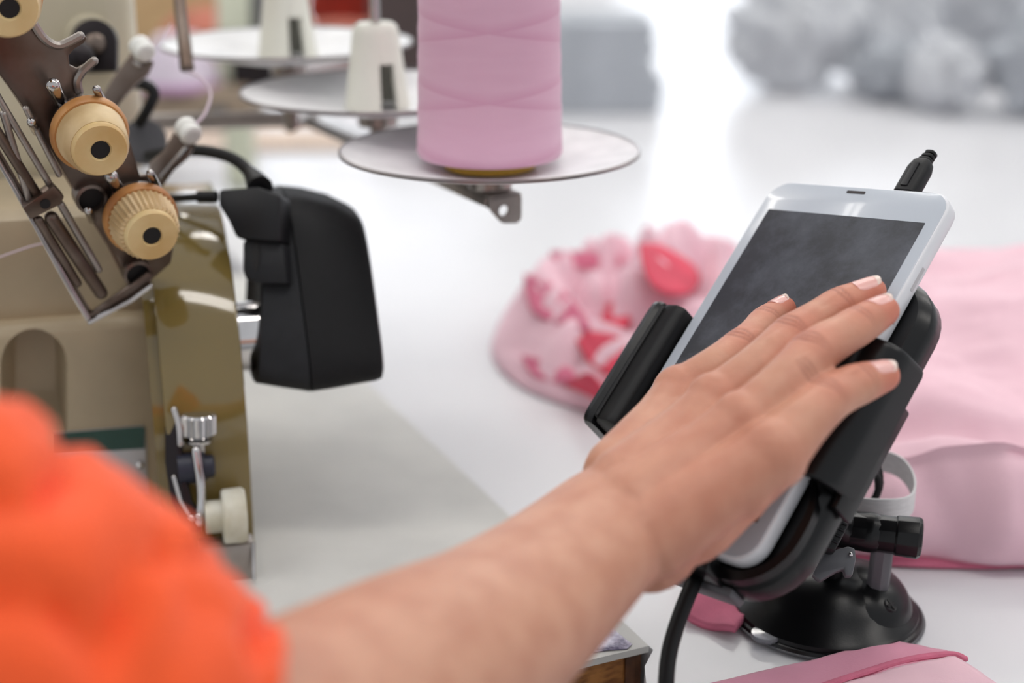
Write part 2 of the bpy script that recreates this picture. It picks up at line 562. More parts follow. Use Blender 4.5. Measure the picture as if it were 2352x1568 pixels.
# arched pocket, a raised rim round a deep hollow
P0 = mp(0, A_LOW, 0)
NF = -MA
arch = []
for i in range(13):
    a = R(180 - 180 * i / 12)
    arch.append((78 + 77 * math.cos(a), 838 - 82 * math.sin(a)))
arch = [(1, 1010)] + arch + [(155, 1010)]
aw = [onplane(x, y, P0 + NF * 0.0005, NF) for x, y in arch]
cen = sum(aw, V()) / len(aw)
cut = MB().loft([[p + NF * 0.004 for p in aw], aw, [cen + (p - cen) * 0.80 - NF * 0.020 for p in aw], [cen + (p - cen) * 0.62 - NF * 0.026 for p in aw]]).build('pocket_cutter', m_tan, om, smooth=0)
bmod = low_body.modifiers.new('pocket', 'BOOLEAN')
bmod.object = cut
bmod.operation = 'DIFFERENCE'
bmod.solver = 'EXACT'
dgr = bpy.context.evaluated_depsgraph_get()
nm_ = bpy.data.meshes.new_from_object(low_body.evaluated_get(dgr))
low_body.modifiers.clear()
low_body.data = nm_
nm_.shade_smooth()
nm_.set_sharp_from_angle(angle=R(30))
bpy.data.objects.remove(cut)
# cream upper arm behind the tension plate
arm_ = MB()
AP = at(325, 200, 0.80)
AP = V((AP.x, AP.y, 0))


def ap(r, a, z):
    return AP + MR * r + MA * a + ZA * z


sec = [(-0.14, 0.0), (-0.014, 0.0), (-0.004, 0.006), (0.0, 0.016), (0.0, 0.08), (-0.14, 0.08)]
arm_.loft([[ap(r, a, z) for r, a in sec] for z in (0.150, 0.162, 0.20, 0.33, 0.36)])
arm_.build('upper_arm', m_cream, om, smooth=30, bevel=0.003)
# thread cap boss on the arm: cream cylinder with a black oval guide
bc = at(205, 85, 0.79)
ax_b = (CAM - bc + V((0.05, 0, -0.1))).normalized()
MB().lathe([(0.0125, -0.03), (0.0125, 0.006), (0.011, 0.009), (0.002, 0.0095)], bc, ax_b, 32).build('arm_boss', m_cream, om)
GN = -FWD
gp = at(215, 110, 0.765)
gl = []
for i in range(15):
    a = R(-10 + 200 * i / 14)
    gl.append((214 + 54 * math.cos(a), 96 - 54 * math.sin(a)))
gl += [(150, 150), (172, 160), (200, 165), (266, 162)]
MB().prism([onplane(x, y, gp, GN) for x, y in gl], FWD * 0.006).build('black_guide', m_dark_steel, om, bevel=0.001)
MB().lathe([(0.0052, 0), (0.0052, 0.0035), (0.004, 0.0042), (0.0005, 0.0043)], at(222, 103, 0.766), GN, 20).build('guide_screw', m_steel, om)
MB().ball(at(178, 132, 0.752), 0.0085).build('guide_hole_plug', m_dark_steel, om)

# tension plate: lies square to the knob axes
def camdir(r, u, f):
    return (RGT * r + UPV * u + FWD * f).normalized()


KN = camdir(0.0140, -0.0145, -0.0240)               # knob axis, towards the worker
TP0 = at(190, 320, 0.645)


def tp(x, y, h=0.0):
    return onplane(x, y, TP0 + KN * h, KN)


plate = [(-60, 40), (-30, -40), (40, -20), (72, 45), (92, 80), (112, 100), (140, 104), (165, 92), (190, 78), (200, 88), (192, 100), (172, 112),
         (158, 128), (160, 150), (178, 158), (196, 148), (216, 135), (224, 146), (200, 165), (184, 190), (190, 225), (222, 250), (255, 250),
         (300, 330), (322, 405), (352, 400), (372, 430), (366, 470), (400, 560), (392, 605), (352, 640), (312, 650), (292, 640), (268, 590), (210, 500),
         (150, 400), (90, 300), (40, 225), (-60, 90)]
MB().prism([tp(x, y) for x, y in plate], KN * -0.002).build('tension_plate', m_steel, om, smooth=30, bevel=0.0004)
# side wall of the plate, bent away from the worker
sw = [(-60, 90), (40, 225), (90, 300), (150, 400), (210, 500), (268, 590), (292, 640)]
MB().loft([[tp(x, y) for x, y in sw], [tp(x - 4, y + 4) - KN * 0.014 for x, y in sw]], (False, False), close=False).build('plate_flange', mat('rust_brown_steel', (92, 62, 52), 0.45, metal=0.4), om)
# round raised hook fingers on the plate edge
for pts in ([(78, 55), (96, 82), (116, 99), (136, 104), (158, 96), (184, 82)], [(182, 210), (178, 186), (188, 166), (204, 150), (216, 140)]):
    MB().tube(smoothpath([tp(x, y, 0.001) for x, y in pts]), 0.0018, 8, round_ends=True).build('hook_finger', m_bracket, om)


def knob(bx, by, k=1.0, fluted=True):
    c = tp(bx, by, 0.0)
    grp = MB().lathe([(0.0105 * k, -0.001), (0.0105 * k, 0.004), (0.0135 * k, 0.0042), (0.0135 * k, 0.0058), (0.010 * k, 0.006)], c, KN, 36).build('tension_disc', m_bright_steel, om)
    MB().lathe([(0.0115 * k, 0.0062), (0.0138 * k, 0.0066), (0.0138 * k, 0.0082), (0.011 * k, 0.0084)], c, KN, 36).build('spring_disc', m_dark_steel, om)
    body = MB().lathe([(0.0135 * k, 0.0085), (0.0150 * k, 0.0095), (0.0150 * k, 0.0125), (0.0140 * k, 0.014)], c, KN, 40).build('dial_ring', m_amber, om)
    if fluted:
        x, y = perp(KN)
        loops = []
        n = 72
        for t, r in ((0.0135, 0.0128), (0.0145, 0.0135), (0.026, 0.0118), (0.0275, 0.0108)):
            loops.append([c + KN * t + (x * math.cos(2 * math.pi * j / n) + y * math.sin(2 * math.pi * j / n)) * (k * r * (1 + (0.028 if j % 2 else -0.028)))
                          for j in range(n)])
        d = MB().loft(loops).build('dial', m_ivory_dial, om, smooth=20)
    else:
        d = MB().lathe([(0.0128 * k, 0.0135), (0.0134 * k, 0.0145), (0.0118 * k, 0.026), (0.0108 * k, 0.0275)], c, KN, 40).build('dial', m_ivory_dial, om)
    MB().lathe([(0.0106 * k, 0.0274), (0.0106 * k, 0.0292), (0.0098 * k, 0.0304), (0.0042 * k, 0.0306), (0.0036 * k, 0.0298), (0.0036 * k, 0.0281), (0.0001, 0.0280)], c, KN, 40).build('cap', m_ivory, d)
    MB().lathe([(0.00365 * k, 0.0281), (0.00365 * k, 0.0296), (0.0001, 0.02965)], c, KN, 20).build('cap_bore', m_hole, d)
    return d


knob(192, 285, 1.08, False)
knob(308, 478, 1.08, True)
knob(-12, -32, 1.08, False)
# bored posts and black holes
for x, y, r in ((205, 450, 0.0052), (312, 622, 0.0050)):
    c = tp(x, y, 0.0)
    MB().lathe([(r * 1.3, -0.004), (r * 1.3, 0.004), (r * 1.05, 0.0046), (r, 0.0036), (r, -0.002), (0.0002, -0.002)], c, KN, 28).build('bored_post', m_steel, om)
    MB().lathe([(r * 0.99, -0.0015), (r * 0.99, 0.0018), (0.0002, 0.002)], c, KN, 24).build('post_bore', m_hole, om)
# bright pins
for x0, y0, x1, y1, r in ((122, 195, 142, 240, 0.0030), (255, 405, 275, 440, 0.0030), (222, 205, 240, 240, 0.0018), (345, 398, 362, 430, 0.0018),
                          (72, 280, 84, 302, 0.0019), (203, 484, 212, 505, 0.0018)):
    MB().tube([tp(x0, y0, 0.012), tp(x1, y1, 0.0)], r, 12, round_ends=True).build('thread_pin', m_bright_steel, om)
# clear-edged thread shield: bent strip frame
sh = smoothpath([tp(-70, 250, 0.004), tp(60, 475, 0.004), tp(150, 640, 0.006), tp(204, 732, 0.007)], 4)
MB().tube(sh, 0.0016, 8, flat=0.5).build('shield_edge', m_bright_steel, om)
bw = MB()
bw.prism([tp(200, 728, 0.006), tp(206, 742, 0.006), tp(342, 664, 0.006), tp(352, 632, 0.006), tp(338, 626, 0.006), tp(306, 652, 0.006)], KN * -0.003)
bw.build('shield_foot', m_steel, om, bevel=0.0005)
MB().tube([tp(206, 740, 0.0075), tp(300, 690, 0.0075), tp(346, 656, 0.0075)], 0.0012, 8, round_ends=True).build('shield_foot_edge', m_bright_steel, om)
MB().prism([tp(-70, 252, 0.0035), tp(60, 477, 0.0035), tp(150, 642, 0.0035), tp(204, 732, 0.0035), tp(216, 724, 0.0035), tp(162, 634, 0.0035), tp(72, 468, 0.0035), tp(-58, 244, 0.0035)], KN * -0.001).build('shield_panel', m_steel, om)
# guide bars with the small square block
for x0, y0, x1, y1, r in ((8, 262, 68, 462, 0.0016), (-40, 250, 90, 455, 0.0022), (90, 505, 178, 650, 0.0019), (140, 470, 226, 618, 0.0017), (118, 500, 232, 672, 0.0030), (-30, 180, 112, 420, 0.0015), (60, 250, 135, 400, 0.0014)):
    MB().tube([tp(x0, y0, 0.006), tp(x1, y1, 0.0045)], r, 10, round_ends=True).build('guide_bar', m_steel if r > 0.0018 else m_bracket, om)
MB().prism([tp(x, y, 0.009) for x, y in ((52, 478), (124, 426), (148, 452), (140, 470), (70, 505))], KN * -0.006).build('guide_block', m_steel, om, bevel=0.0006)
MB().lathe([(0.0022, 0), (0.0022, 0.0004), (0.0002, 0.0005)], tp(104, 468, 0.0091), KN, 16).build('block_hole', m_hole, om)
# two bracket arms with white ceramic eyelets
def eyelet_arm(poly, ex, ey, d, rib):
    n = -FWD
    p0 = at(poly[0][0], poly[0][1], d)
    b_ = MB().prism([onplane(x, y, p0, n) for x, y in poly], FWD * 0.004).build('guide_bracket', m_steel, om, bevel=0.0009)
    if rib:
        MB().tube([onplane(rib[0], rib[1], p0, n) - FWD * 0.0005, onplane(rib[2], rib[3], p0, n) - FWD * 0.0005], 0.0012, 8, round_ends=True).build('bracket_rib', m_bright_steel, b_)  # bright steel rib along the bracket
    c = at(ex, ey, d - 0.003)
    e = MB()
    ax = camdir(0.75, 0.5, -0.35)
    e.lathe([(0.0012, 0.0052), (0.0028, 0.0056), (0.0052, 0.0048), (0.0058, 0.0028), (0.0052, 0.0010), (0.0036, 0.0), (0.0052, -0.0010), (0.0058, -0.0028), (0.005, -0.0048), (0.0028, -0.0052), (0.0012, -0.005)], c, camdir(0.55, -0.62, -0.5), 28)
    e.build('ceramic_eyelet', m_ceramic, b_, sub=1)


eyelet_arm([(238, 210), (262, 172), (292, 132), (300, 118), (352, 140), (338, 170), (312, 192), (290, 215), (260, 250), (240, 262), (226, 240)], 326, 112, 0.745, (312, 145, 322, 152))
eyelet_arm([(342, 372), (375, 345), (395, 308), (415, 295), (448, 330), (430, 362), (396, 390), (372, 425), (360, 440), (340, 410)], 432, 300, 0.722, (372, 408, 428, 340))
# loose wire loop of grey cable by the arm and a round grey disc behind it
MB().tube(smoothpath([at(300, 192, 0.79), at(335, 195, 0.785), at(354, 215, 0.785), at(340, 250, 0.785), at(318, 285, 0.79)]), 0.0030, 10).build('wire_loop', m_rubber, om)
MB().lathe([(0.012, 0), (0.012, 0.004), (0.009, 0.005), (0.0002, 0.005)], at(330, 328, 0.80), camdir(0.3, 0, -1), 28).build('side_disc', m_grey_plastic, om)
# nameplate
NP = P0 + NF * 0.0012


def fp(x, y, h=0.0):
    return onplane(x, y, NP + NF * h, NF)


npl = MB().prism([fp(x, y) for x, y in ((120, 995), (328, 978), (334, 982), (340, 1140), (120, 1160))], NF * -0.0012).build('name_plate', m_plate_grey, om, bevel=0.0003)
MB().prism([fp(x, y, 0.0002) for x, y in ((120, 996), (328, 979), (333, 983), (333, 1030), (120, 1044))], NF * -0.0004).build('green_band', m_green, npl)
MB().ball(fp(321, 1068, 0.0008), 0.0020).build('plate_rivet', m_chrome, npl)
# differential-feed mechanism at the right
D = 0.688
kx = camdir(0.04, 1.0, -0.28)


def dp(x, y, h=0.0):
    return at(x, y, D - h)


MB().lathe([(0.0066, 0), (0.0066, 0.012)], at(392, 975, D + 0.006), MR, 24).build('lever_boss', m_chrome, om)
kc = dp(456, 994)
n = 44
x_, y_ = perp(kx)
loops = []
for t, r, f in ((-0.0012, 0.0066, 0), (0, 0.0076, 1), (0.0085, 0.0076, 1), (0.0095, 0.0070, 0), (0.0098, 0.0045, 0)):
    loops.append([kc + kx * t + (x_ * math.cos(2 * math.pi * j / n) + y_ * math.sin(2 * math.pi * j / n)) * (r * (1 + (0.05 if j % 2 else -0.02) * f)) for j in range(n)])
MB().loft(loops).build('knurled_knob', m_chrome, om, smooth=20)
MB().lathe([(0.0062, -0.004), (0.0066, -0.0025), (0.0045, -0.0015)], kc, kx, 28).build('knob_washer', m_chrome, om)
MB().lathe([(0.0032, -0.016), (0.0032, -0.003)], kc, kx, 20).build('knob_stem', m_bright_steel, om)
MB().prism([dp(x, y, 0.004) for x, y in ((388, 942), (404, 938), (412, 960), (416, 1030), (424, 1090), (440, 1150), (462, 1190), (458, 1225), (420, 1225), (392, 1150), (378, 1060), (378, 980))], FWD * 0.004).build('lever_plate', m_dark_steel, om, bevel=0.0008)
MB().tube(smoothpath([dp(400, 940, 0.005), dp(411, 975, 0.005), dp(415, 1020, 0.005)]), 0.0015, 8, round_ends=True).build('lever_edge', m_bright_steel, om)
MB().tube(smoothpath([dp(450, 1035, 0.006), dp(456, 1075, 0.006), dp(462, 1120, 0.005), dp(462, 1165, 0.004), dp(456, 1200, 0.004)]), [0.0016, 0.0024, 0.0026, 0.0022, 0.0016] and 0.0021, 10, round_ends=True).build('curved_lever', m_chrome, om)
MB().lathe([(0.0072, -0.003), (0.0072, 0.0085), (0.006, 0.0095), (0.0003, 0.0095)], dp(424, 1075), MR, 26).build('stop_nut', m_bluerub, om)
MB().lathe([(0.0052, 0.0), (0.0052, 0.005), (0.004, 0.006), (0.0003, 0.006)], dp(462, 1072), MR, 26).build('stop_nut', m_bluerub, om)
MB().tube([dp(400, 1095, 0.004), dp(415, 1150, 0.004), dp(440, 1195, 0.004)], 0.0012, 8, round_ends=True).build('lever_edge', m_bright_steel, om)
for x, y in ((438, 1190), (456, 1186)):
    MB().ball(dp(x, y, 0.006), 0.0018).build('lever_rivet', m_chrome, om)
ax_w = (MR * 1.0 + V((0, 0, -0.02))).normalized()
wc = dp(470, 1188, 0.0)
MB().lathe([(0.0072, 0), (0.0075, 0.0002), (0.0075, 0.016)], wc, ax_w, 32).build('roller_shaft', m_knob_white, om)
w2 = dp(510, 1187, 0.0)
MB().lathe([(0.004, 0.0), (0.0115, 0.0), (0.0125, 0.001), (0.0128, 0.009), (0.0118, 0.0105), (0.003, 0.0108)], w2, ax_w, 40).build('roller_wheel', m_knob_white, om, smooth=30)
MB().box(dp(520, 1290, -0.004) - ZA * 0.0, (0.0125, 0.006, 0.0105), (MR, MA, ZA)).build('feed_block', m_bracket, om, bevel=0.001)
MB().tube([dp(582, 1245, 0.002), dp(584, 1330, 0.002)], 0.0009, 8).build('feed_rod', m_bright_steel, om)
# loose thread across the tan panel
MB().tube(smoothpath([onplane(x_, y_, mp(0, A_UP - 0.003, 0), MA) for x_, y_ in ((-60, 612), (0, 590), (45, 574), (84, 562), (120, 556))]), 0.0004, 6).build('loose_thread', m_thread, om)

# ------------------------------------------------------------------ black position sensor on the pulley shaft
ps = thing('sensor_housing', mp(0.03, 0.02, 0.06), 'black plastic two-part sensor housing on chrome hub beside the olive cover', 'sensor')
SC = at(652, 770, 0.725)     # on the shaft axis


def sensor_loop(bx, by, tx, ty, w, wf, n=40, d=0.722):
    """closed outline between a bottom and a top point, bulging towards and away from the worker"""
    B_, T_ = at(bx, by, d), at(tx, ty, d + 0.012)
    near, far = [], []
    for i in range(n + 1):
        th = math.pi * i / n
        t = 0.5 - 0.5 * math.copysign(abs(math.cos(th)) ** 0.62, math.cos(th))
        k = max(0.0, math.sin(th)) ** 0.55
        c = B_.lerp(T_, t)
        near.append(c - MA * (w * k * (1.0 - 0.30 * t)))
        if 0 < i < n:
            far.append(c + MA * (wf * k * (1.0 - 0.1 * t)))
    return near + far[::-1]


front = MB().loft([sensor_loop(588, 835, 604, 500, 0.022, 0.03), sensor_loop(574, 853, 594, 462, 0.031, 0.036), sensor_loop(578, 857, 597, 456, 0.034, 0.04),
                   sensor_loop(640, 866, 622, 447, 0.036, 0.042), sensor_loop(698, 874, 648, 440, 0.037, 0.044), sensor_loop(699, 871, 649, 443, 0.0362, 0.043)])
front.build('front_shell', m_black_front, ps, smooth=45)
rear = MB().loft([sensor_loop(700, 871, 650, 443, 0.0362, 0.043), sensor_loop(702, 874, 652, 440, 0.037, 0.044), sensor_loop(742, 869, 700, 444, 0.0362, 0.043), sensor_loop(800, 860, 760, 458, 0.034, 0.04),
                  sensor_loop(848, 853, 808, 481, 0.032, 0.037), sensor_loop(862, 849, 820, 489, 0.030, 0.034), sensor_loop(867, 840, 826, 500, 0.026, 0.028)])
rear.build('rear_shell', m_black_shell, ps, smooth=45)
hc = at(604, 768, 0.722)
MB().lathe([(0.010, -0.014), (0.0165, -0.012), (0.0165, 0.0), (0.012, 0.004)], hc, MR, 40).build('chrome_hub', m_chrome, ps)
lg = MB()
lgc = SC - MA * -0.012
lug = [(556, 556), (566, 546), (600, 540), (650, 560), (660, 652), (600, 650), (562, 640), (556, 620)]
LP0 = at(600, 600, 0.700)
LN = camdir(-0.25, 0.1, -1)
MB().prism([onplane(x, y, LP0, LN) for x, y in lug], LN * -0.02).build('mounting_lug', m_black_front, ps, bevel=0.0015)
slot = [(588 + 9 * math.cos(a), 588 + 34 * math.sin(a)) for a in [2 * math.pi * i / 20 for i in range(20)]]
MB().prism([onplane(x, y, LP0 + LN * 0.0003, LN) for x, y in slot], LN * -0.002).build('lug_slot', m_hole, ps)
MB().prism([onplane(x, y, LP0 + LN * 0.004, LN) for x, y in ((500, 434), (590, 428), (640, 446), (642, 556), (575, 550), (540, 545), (522, 505), (500, 470))], LN * -0.016).build('connector_block', m_black, ps, bevel=0.002)
MB().tube([onplane(497, 452, LP0 + LN * -0.004, LN), onplane(455, 452, LP0 + LN * -0.004, LN)], 0.0028, 12).build('cable_boot', m_rubber, ps)
MB().tube([onplane(470, 452, LP0 + LN * -0.004, LN), at(370, 457, 0.735), at(300, 450, 0.76)], 0.0019, 10).build('cable', m_rubber, ps)
cb = smoothpath([onplane(598, 432, LP0 + LN * -0.006, LN), at(575, 398, 0.725), at(540, 367, 0.735), at(490, 350, 0.745), at(430, 346, 0.755), at(340, 360, 0.78)])
MB().tube(cb, 0.0030, 10).build('cable', m_rubber, ps)
MB().tube(cb[:7], [0.0062, 0.006, 0.0056, 0.0052, 0.0046, 0.004, 0.0036], 12).build('cable_boot', m_rubber, ps)

# ------------------------------------------------------------------ thread stand
DR = 344 / FPX * 0.72                              # dish radius
cs = [at(1125, 341, 0.72), at(866, 205, 0.797), at(660, 95, 0.866)]
bar_dir = V((-0.47, 0.88, 0)).normalized()
bar_side = V((bar_dir.y, -bar_dir.x, 0))
pole = cs[2] + V((-0.15, -0.02, 0))
ts = thing('thread_stand', (pole.x, pole.y, 0.0015), 'thread stand with three grey enamelled spool dishes on flat steel bars', 'thread stand')


def dish(c, holder=True):
    d = MB().lathe([(0.006, -0.0100), (0.020, -0.0098), (0.030, -0.0085), (0.050, -0.0046), (DR - 0.002, -0.0006), (DR, 0.0), (DR + 0.0002, -0.0009), (DR - 0.002, -0.0020), (0.050, -0.0060), (0.030, -0.0100), (0.020, -0.0114), (0.006, -0.0116)],
                   c, ZA, 96).build('spool_dish', m_dish, ts, smooth=60)
    MB().lathe([(DR - 0.0006, 0.0004), (DR + 0.0006, 0.0), (DR + 0.0006, -0.0012), (DR - 0.001, -0.0016), (DR - 0.0016, -0.0006)], c, ZA, 96, (False, False)).build('dish_rim', m_rim, d, smooth=60)
    b_ = MB().lathe([(0.010, -0.0190), (0.0105, -0.0185), (0.0105, -0.0114), (0.008, -0.0112)], c, ZA, 32).build('dish_collar', m_bracket, d)
    if holder:
        # hollow cone-shaped holder with an open slot at the front
        n = 40
        h0, h1 = -0.0092, 0.0345
        x, y = V((1, 0, 0)), V((0, 1, 0))
        hm = MB()
        outer = [(0.0175, h0), (0.0170, h0 + 0.002), (0.0115, h1 - 0.004), (0.0100, h1 - 0.001), (0.0080, h1), (0.0032, h1 - 0.0005)]
        zs_ = [h0, h0 + 0.024]
        gap = (R(-78), R(-45))
        loops = []
        full = [2 * math.pi * j / n for j in range(n)]
        rr = lambda z: 0.0172 + (0.0118 - 0.0172) * (z - h0) / (h1 - h0 - 0.004)
        # lower part with slot: open ring of angles
        angs = [gap[1] + (2 * math.pi + gap[0] - gap[1]) * j / n for j in range(n + 1)]
        lo = []
        for z in (h0, h0 + 0.008, h0 + 0.016, h0 + 0.024):
            lo.append([c + ZA * z + (x * math.cos(a) + y * math.sin(a)) * rr(z) for a in angs] +
                      [c + ZA * z + (x * math.cos(a) + y * math.sin(a)) * (rr(z) - 0.0022) for a in angs[::-1]])
        hm.loft(lo)
        hm.lathe([(0.003, h0 + 0.0238), (rr(h0 + 0.0238), h0 + 0.0238), (0.0121, h1 - 0.005), (0.0112, h1 - 0.0018), (0.0092, h1), (0.003, h1 - 0.0008)], c, ZA, 40)
        hm.build('spool_holder', m_holder_white, d, smooth=35)
    MB().lathe([(0.0026, -0.02), (0.0026, 0.12)], c, ZA, 16).build('spindle', m_bright_steel, d)
    return d


d1 = dish(cs[0], False)
dish(cs[1])
dish(cs[2])
# flat bar under dish one with the turned-down, drilled end tab
zb = cs[0].z - 0.0191
st0 = V((cs[0].x, cs[0].y, zb))


def bp_(s, w, z):
    return st0 + bar_dir * s + bar_side * w + ZA * z


MB().prism([bp_(-0.016, -0.0085, 0), bp_(-0.016, 0.0085, 0), bp_(0.26, 0.0085, 0), bp_(0.26, -0.0085, 0)], ZA * -0.0018).build('flat_bar', m_bracket, ts, bevel=0.0004)
MB().prism([bp_(-0.012, -0.0085, 0), bp_(0.26, -0.0085, 0), bp_(0.26, -0.0085, -0.006), bp_(-0.010, -0.0085, -0.006)], bar_side * 0.0014).build('bar_flange', m_bracket, ts, bevel=0.0003)
# end tab with a hole: ring of quads round the bore
hole_c = (0.0, -0.0075)
tabo = [(-0.0085, 0.0), (0.0085, 0.0), (0.0085, -0.0125), (0.0068, -0.0145), (-0.0020, -0.0135), (-0.0085, -0.0060)]
n = 24
tl, th_ = [], []
for j in range(n):
    a = 2 * math.pi * j / n
    dx, dy = math.cos(a), math.sin(a)
    th_.append((hole_c[0] - 0.001 + 0.0026 * dx, hole_c[1] + 0.0026 * dy))
    best = 1e9
    ox, oy = hole_c[0] - 0.001, hole_c[1]
    for i in range(len(tabo)):
        (ax_, ay_), (bx_, by_) = tabo[i], tabo[(i + 1) % len(tabo)]
        den = dx * (by_ - ay_) - dy * (bx_ - ax_)
        if abs(den) < 1e-12:
            continue
        t = ((ax_ - ox) * (by_ - ay_) - (ay_ - oy) * (bx_ - ax_)) / den
        u = ((ax_ - ox) * dy - (ay_ - oy) * dx) / den
        if t > 0 and -1e-6 <= u <= 1 + 1e-6:
            best = min(best, t)
    tl.append((ox + dx * best, oy + dy * best))
lp = []
for ring, s in ((th_, -0.016), (tl, -0.016), (tl, -0.0145), (th_, -0.0145), (th_, -0.016)):
    lp.append([bp_(s, w, z) for w, z in ring])
MB().loft(lp, (False, False)).build('end_tab', m_bracket, ts, smooth=30)
MB().lathe([(0.0045, -0.0042), (0.005, -0.004), (0.005, -0.0018)], st0, ZA, 6).build('hex_nut', m_bracket, ts)
MB().lathe([(0.0018, -0.0095), (0.0026, -0.0088), (0.0026, -0.003)], st0, ZA, 16).build('bolt', m_dark_steel, ts)
# cross arms to the other two dishes and the upright
e1 = bp_(0.10, 0, -0.001)
for c, s in ((cs[1], 0.115), (cs[2], 0.235)):
    e = bp_(s, 0, 0)
    t = V((c.x, c.y, c.z - 0.0195))
    MB().tube([e, V((t.x, t.y, e.z)), t], 0.0045, 10).build('cross_arm', m_bracket, ts)
    MB().lathe([(0.0026, -0.027), (0.0026, -0.015)], c, ZA, 12).build('bolt', m_dark_steel, ts)
MB().tube([bp_(0.235, 0, -0.004), V((pole.x, pole.y, zb + 0.004))], 0.005, 12).build('cross_arm', m_bracket, ts)
MB().tube([V((pole.x, pole.y, 0.0015)), V((pole.x, pole.y, 0.45))], 0.006, 16).build('upright', m_bright_steel, ts)

# pink cone of thread on dish one
c0 = cs[0]
tc_ = thing('thread_cone', c0 + ZA * -0.0085, 'pink cone of sewing thread standing on the nearest grey dish', 'thread cone')
MB().lathe([(0.0200, -0.0088), (0.0215, -0.0086), (0.0212, -0.002), (0.016, 0.11), (0.004, 0.11)], c0, ZA, 48).build('cone_core', m_yellow, tc_)
tp_ = [(0.020, -0.0036), (0.030, -0.0038), (0.0335, -0.0028), (0.0345, -0.0005), (0.0342, 0.002)]
for i in range(1, 28):
    z = 0.002 + i * 0.0042
    tp_.append((0.0342 - 0.0140 * (z / 0.6) + 0.00018 * math.sin(i * 2.1), z))
tp_ += [(0.02, 0.1190)]
MB().lathe(tp_, c0, ZA, 96).build('wound_thread', m_cone, tc_, smooth=50)

# ------------------------------------------------------------------ phone
PA = V((0.64593591, -0.75513503, 0.11197266))
PB = V((-0.51813998, -0.54139486, -0.66213485))
PN = V((-0.56062265, -0.36967917, 0.74097204))
PT = V((0.11142311, 0.64341951, -0.15549566 + EYE))


def ph(a, b, h=0.0):
    return PT + PA * a + PB * b + PN * h


def pp(px, py, h):
    """point over photo pixel, h metres proud of the phone's glass"""
    return onplane(px, py, PT + PN * h, PN)


sm = thing('smartphone', ph(0.0395, 0.157, -0.004), 'white smartphone with a dark blank screen clamped in the black holder', 'phone')
A0, A1, B0, B1 = -0.0068, 0.0858, -0.0165, 0.1570
loops = []
for h, k in ((-0.0082, 0.0022), (-0.0078, 0.0010), (-0.0066, 0.0), (-0.0012, 0.0), (-0.0004, 0.0004), (0.0, 0.0012)):
    loops.append([ph(a, b, h) for a, b in rrect(A0 + k, A1 - k, B0 + k, B1 - k, 0.0105 - k)])
MB().loft(loops).build('case', m_phone_white, sm, smooth=50)
MB().loft([[ph(a, b, h) for a, b in rrect(A0 + 0.0010 + k, A1 - 0.0010 - k, B0 + 0.0010 + k, B1 - 0.0010 - k, 0.0096)] for h, k in ((-0.0003, 0), (0.00015, 0), (0.0003, 0.0003))]).build('front_glass', m_bezel, sm, smooth=50)
MB().loft([[ph(a, b, h) for a, b in rrect(-0.0004, 0.0794, -0.0004, 0.1408, 0.0004, 2)] for h in (0.0, 0.0004)]).build('screen', m_screen, sm, smooth=0)
MB().loft([[ph(a, b, h) for a, b in rrect(0.0343, 0.0437, -0.0136, -0.0122, 0.0006, 4)] for h in (0.0, 0.00045)]).build('earpiece', m_dark_steel, sm, smooth=0)
for b0, b1 in ((0.018, 0.029), (0.040, 0.0405), (0.0445, 0.045)):
    MB().loft([[ph(a, b, h) for b, h in rrect(b0, b1, -0.0050, -0.0034, 0.0002, 3)] for a in (A1 - 0.0005, A1 + 0.0003)]).build('side_button', m_plate_grey, sm)

# usb plug in the top edge, its cable bending off backwards
uc = thing('charging_cable', ph(0.059, -0.0165, -0.004), 'black charging plug with ribbed boot standing in the top edge of the phone', 'cable')
PD = -PB
loops = []
for b, w, t in ((-0.0168, 0.0042, 0.0028), (-0.0172, 0.0052, 0.0036), (-0.030, 0.0052, 0.0036), (-0.0335, 0.0042, 0.0032), (-0.0345, 0.0034, 0.0026)):
    loops.append([ph(0.0592 + x, b, -0.0042 + y) for x, y in rrect(-w, w, -t, t, t * 0.7, 4)])
MB().loft(loops).build('plug_body', m_rubber, uc, smooth=40)
MB().loft([[ph(0.0590 + x, b, -0.0005 + y) for x, y in rrect(-0.0016, 0.0016, -0.0004, 0.0004, 0.0003, 2)] for b in (-0.019, -0.031)]).build('plug_ridge', m_black, uc)
cpath = smoothpath([ph(0.0592, -0.034, -0.0042), ph(0.0588, -0.0385, -0.0055), ph(0.0560, -0.0405, -0.0100), ph(0.050, -0.034, -0.0200), ph(0.042, -0.012, -0.030), ph(0.040, 0.02, -0.034), ph(0.042, 0.06, -0.033)], 6)
for i in range(3):
    b = -0.0352 - i * 0.0022
    MB().loft([[ph(0.0592 + x, b + db, -0.0044 - i * 0.0005 + y) for x, y in rrect(-0.0031 + i * 0.0003, 0.0031 - i * 0.0003, -0.0024, 0.0024, 0.0018, 3)] for db in (0.0006, -0.0008)]).build('boot_ring', m_rubber, uc, bevel=0.0003)
MB().tube(cpath, 0.0016, 10).build('cord', m_rubber, uc)

# ------------------------------------------------------------------ phone holder on a suction foot
CUP = onz(1897, 1408, 0.0)
ho = thing('phone_holder', (CUP.x, CUP.y, 0), 'black clamp phone holder with a round suction foot standing on the white table', 'phone holder')
